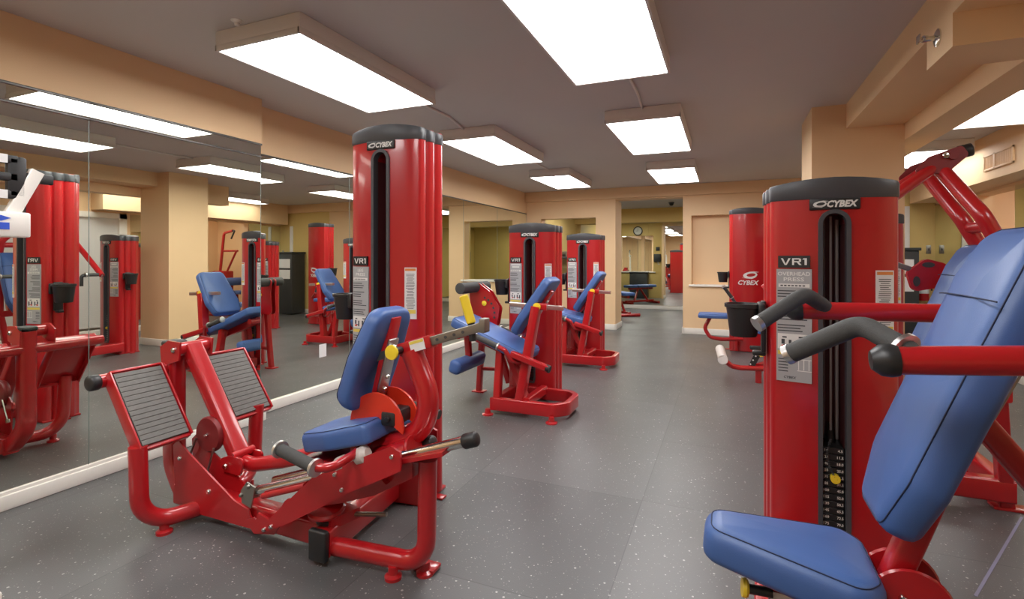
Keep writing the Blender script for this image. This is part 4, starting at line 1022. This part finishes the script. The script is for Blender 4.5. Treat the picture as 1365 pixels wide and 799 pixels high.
# flat bench in the next room
def bench(x, y, label, ang):
    t = thing('weight_bench', label, 'bench', (x, y, 0), 'blue benches in the next room')
    ca, sa = math.cos(ang), math.sin(ang); ex, ey = V((ca, sa, 0)), V((-sa, ca, 0)); O = V((x, y, 0))
    cushion(roundpoly([(-.52, -.14), (.15, -.14), (.15, .14), (-.52, .14)], .05), .07, .025, O+V((0, 0, .52)), ex, ey, V((0, 0, 1)), 'backrest', t, piping=False)
    cushion(roundpoly([(.18, -.14), (.5, -.12), (.5, .12), (.18, .14)], .05), .07, .025, O+V((0, 0, .52)), ex, ey, V((0, 0, 1)), 'seat', t, piping=False)
    mb = MB(); P = lambda a, b, z: O+ex*a+ey*b+V((0, 0, z))
    mb.tube([P(-.5, 0, .07), P(.5, 0, .07)], 0, prof=(.06, .06)); mb.tube([P(.2, 0, .07), P(.05, 0, .45)], 0, prof=(.06, .06), up=(0, 1, 0)); mb.tube([P(-.3, 0, .07), P(0, 0, .43)], 0, prof=(.05, .05), up=(0, 1, 0)); mb.tube([P(-.45, 0, .42), P(.4, 0, .42)], 0, prof=(.06, .05))
    mb.tube([P(.48, -.25, .035), P(.48, .25, .035)], .035); mb.tube([P(-.48, -.25, .035), P(-.48, .25, .035)], .035); mb.build('frame', 'red', t)
bench(-2.22, 11.45, 'red framed flat bench with blue pad, standing in the next room past the opening', 2.25)

# dumbbell rack and cardio seen through the pass-through: dark rack with red storage towers
t = thing('dumbbell_rack', 'dark rack with dumbbells standing along the side wall of the next room', 'rack', (-3.3, 10.9, 0))
mb = MB()
for y in (9.6, 10.9, 12.2): mb.box((-3.58, y-.03, 0), (-3.52, y+.03, 1.28), .005); mb.box((-3.58, y-.03, 0), (-3.1, y+.03, .06), .005)
for z in (.35, .8, 1.25): mb.box((-3.58, 9.6, z), (-3.20, 12.2, z+.04), .005)
mb.build('rack_frame', 'bin', t)
k = 0
labs = ['lowest', 'middle', 'top']
for zi, z in ((2, 1.292),):
    for i in range(7):
        y = 9.8+i*.36
        mb = MB(); 
        for s in (-1, 1): mb.cyl((-3.39+s*.055, y, z+.06), (-3.39+s*.125, y, z+.06), .06, 12)
        mb.cyl((-3.45, y, z+.06), (-3.33, y, z+.06), .015, 8)
        tagged(mb, 'dumbbell', 'steel', 'grey dumbbell on the %s shelf of the dark rack in the next room' % labs[zi], 'dumbbell', 'dumbbells on the %s rack shelf' % labs[zi])
t = thing('notice_cabinet', 'dark cabinet with two pale sheets, standing at the far wall right of the niche', 'cabinet', (2.18, YF-.2, 0))
mb = MB(); mb.box((1.95, YF-.42, .02), (2.42, YF-.04, 1.36), .01); mb.box((1.93, YF-.44, 1.36), (2.44, YF-.03, 1.40), .006); mb.build('body', 'bin', t)
for z in (.90, 1.14): MB().box((2.0, YF-.424, z-.1), (2.36, YF-.419, z+.1)).build('paper_sheet', 'label', t)
# light switch plate
t = thing('switch_plate', 'small grey switch plate on the far right ochre wall', 'switch', (2.64, YF-.02, 1.38))
MB().box((2.612, YF-.024, 1.32), (2.668, YF-.012, 1.44), .004).build('plate', 'steel', t); MB().box((2.632, YF-.032, 1.365), (2.648, YF-.024, 1.395), .002).build('toggle', 'ink', t)
# fire extinguisher on the far wall, right
t = thing('fire_extinguisher', 'red fire extinguisher hanging on the far wall behind the press machine', 'extinguisher', (2.56, YF-.08, .7))
MB().lathe([(.001, 0), (.06, 0), (.065, .02), (.065, .30), (.05, .35), (.025, .375), (.001, .375)], (2.56, YF-.09, .66), (0, 0, 1)).build('tank', 'red', t)
mb = MB(); mb.box((2.545, YF-.11, 1.03), (2.575, YF-.07, 1.09), .005); mb.box((2.48, YF-.10, 1.08), (2.58, YF-.08, 1.10), .004); mb.tube([(2.58, YF-.09, 1.06), (2.65, YF-.09, 1.04), (2.655, YF-.09, .80)], .01, bend=.05); mb.build('valve', 'black', t)
MB().lathe([(.0655, .10), (.0658, .10), (.0658, .20), (.0655, .20)], (2.56, YF-.09, .66)).build('tank_label', 'label', t)
MB().box((2.54, YF-.03, .78), (2.58, YF-.001, .98), .003).build('bracket', 'steel', t)

# ================================================================== CAMERA, WORLD
cam = bpy.data.cameras.new('camera'); co = bpy.data.objects.new('camera', cam); COL.objects.link(co)
co.location = (0, 0, 1.25); co.rotation_euler = (PI/2, 0, math.radians(22.77))
cam.sensor_fit = 'HORIZONTAL'; cam.sensor_width = 36; cam.lens = 680/1365*36
cam.shift_x = 0; cam.shift_y = -(399.5-345)/1365
cam.clip_start = .05
SC.camera = co
w = bpy.data.worlds.new('world'); SC.world = w; w.use_nodes = True
w.node_tree.nodes['Background'].inputs[0].default_value = (1, .97, .93, 1); w.node_tree.nodes['Background'].inputs[1].default_value = .3
SC.view_settings.view_transform = 'Standard'; SC.view_settings.look = 'None'; SC.view_settings.exposure = 1.1; SC.view_settings.gamma = 1
SC.view_settings.use_curve_mapping = False
try: SC.cycles.use_denoising = True; SC.cycles.max_bounces = 14; SC.cycles.glossy_bounces = 10; SC.cycles.diffuse_bounces = 6; SC.cycles.sample_clamp_indirect = 8
except Exception: pass
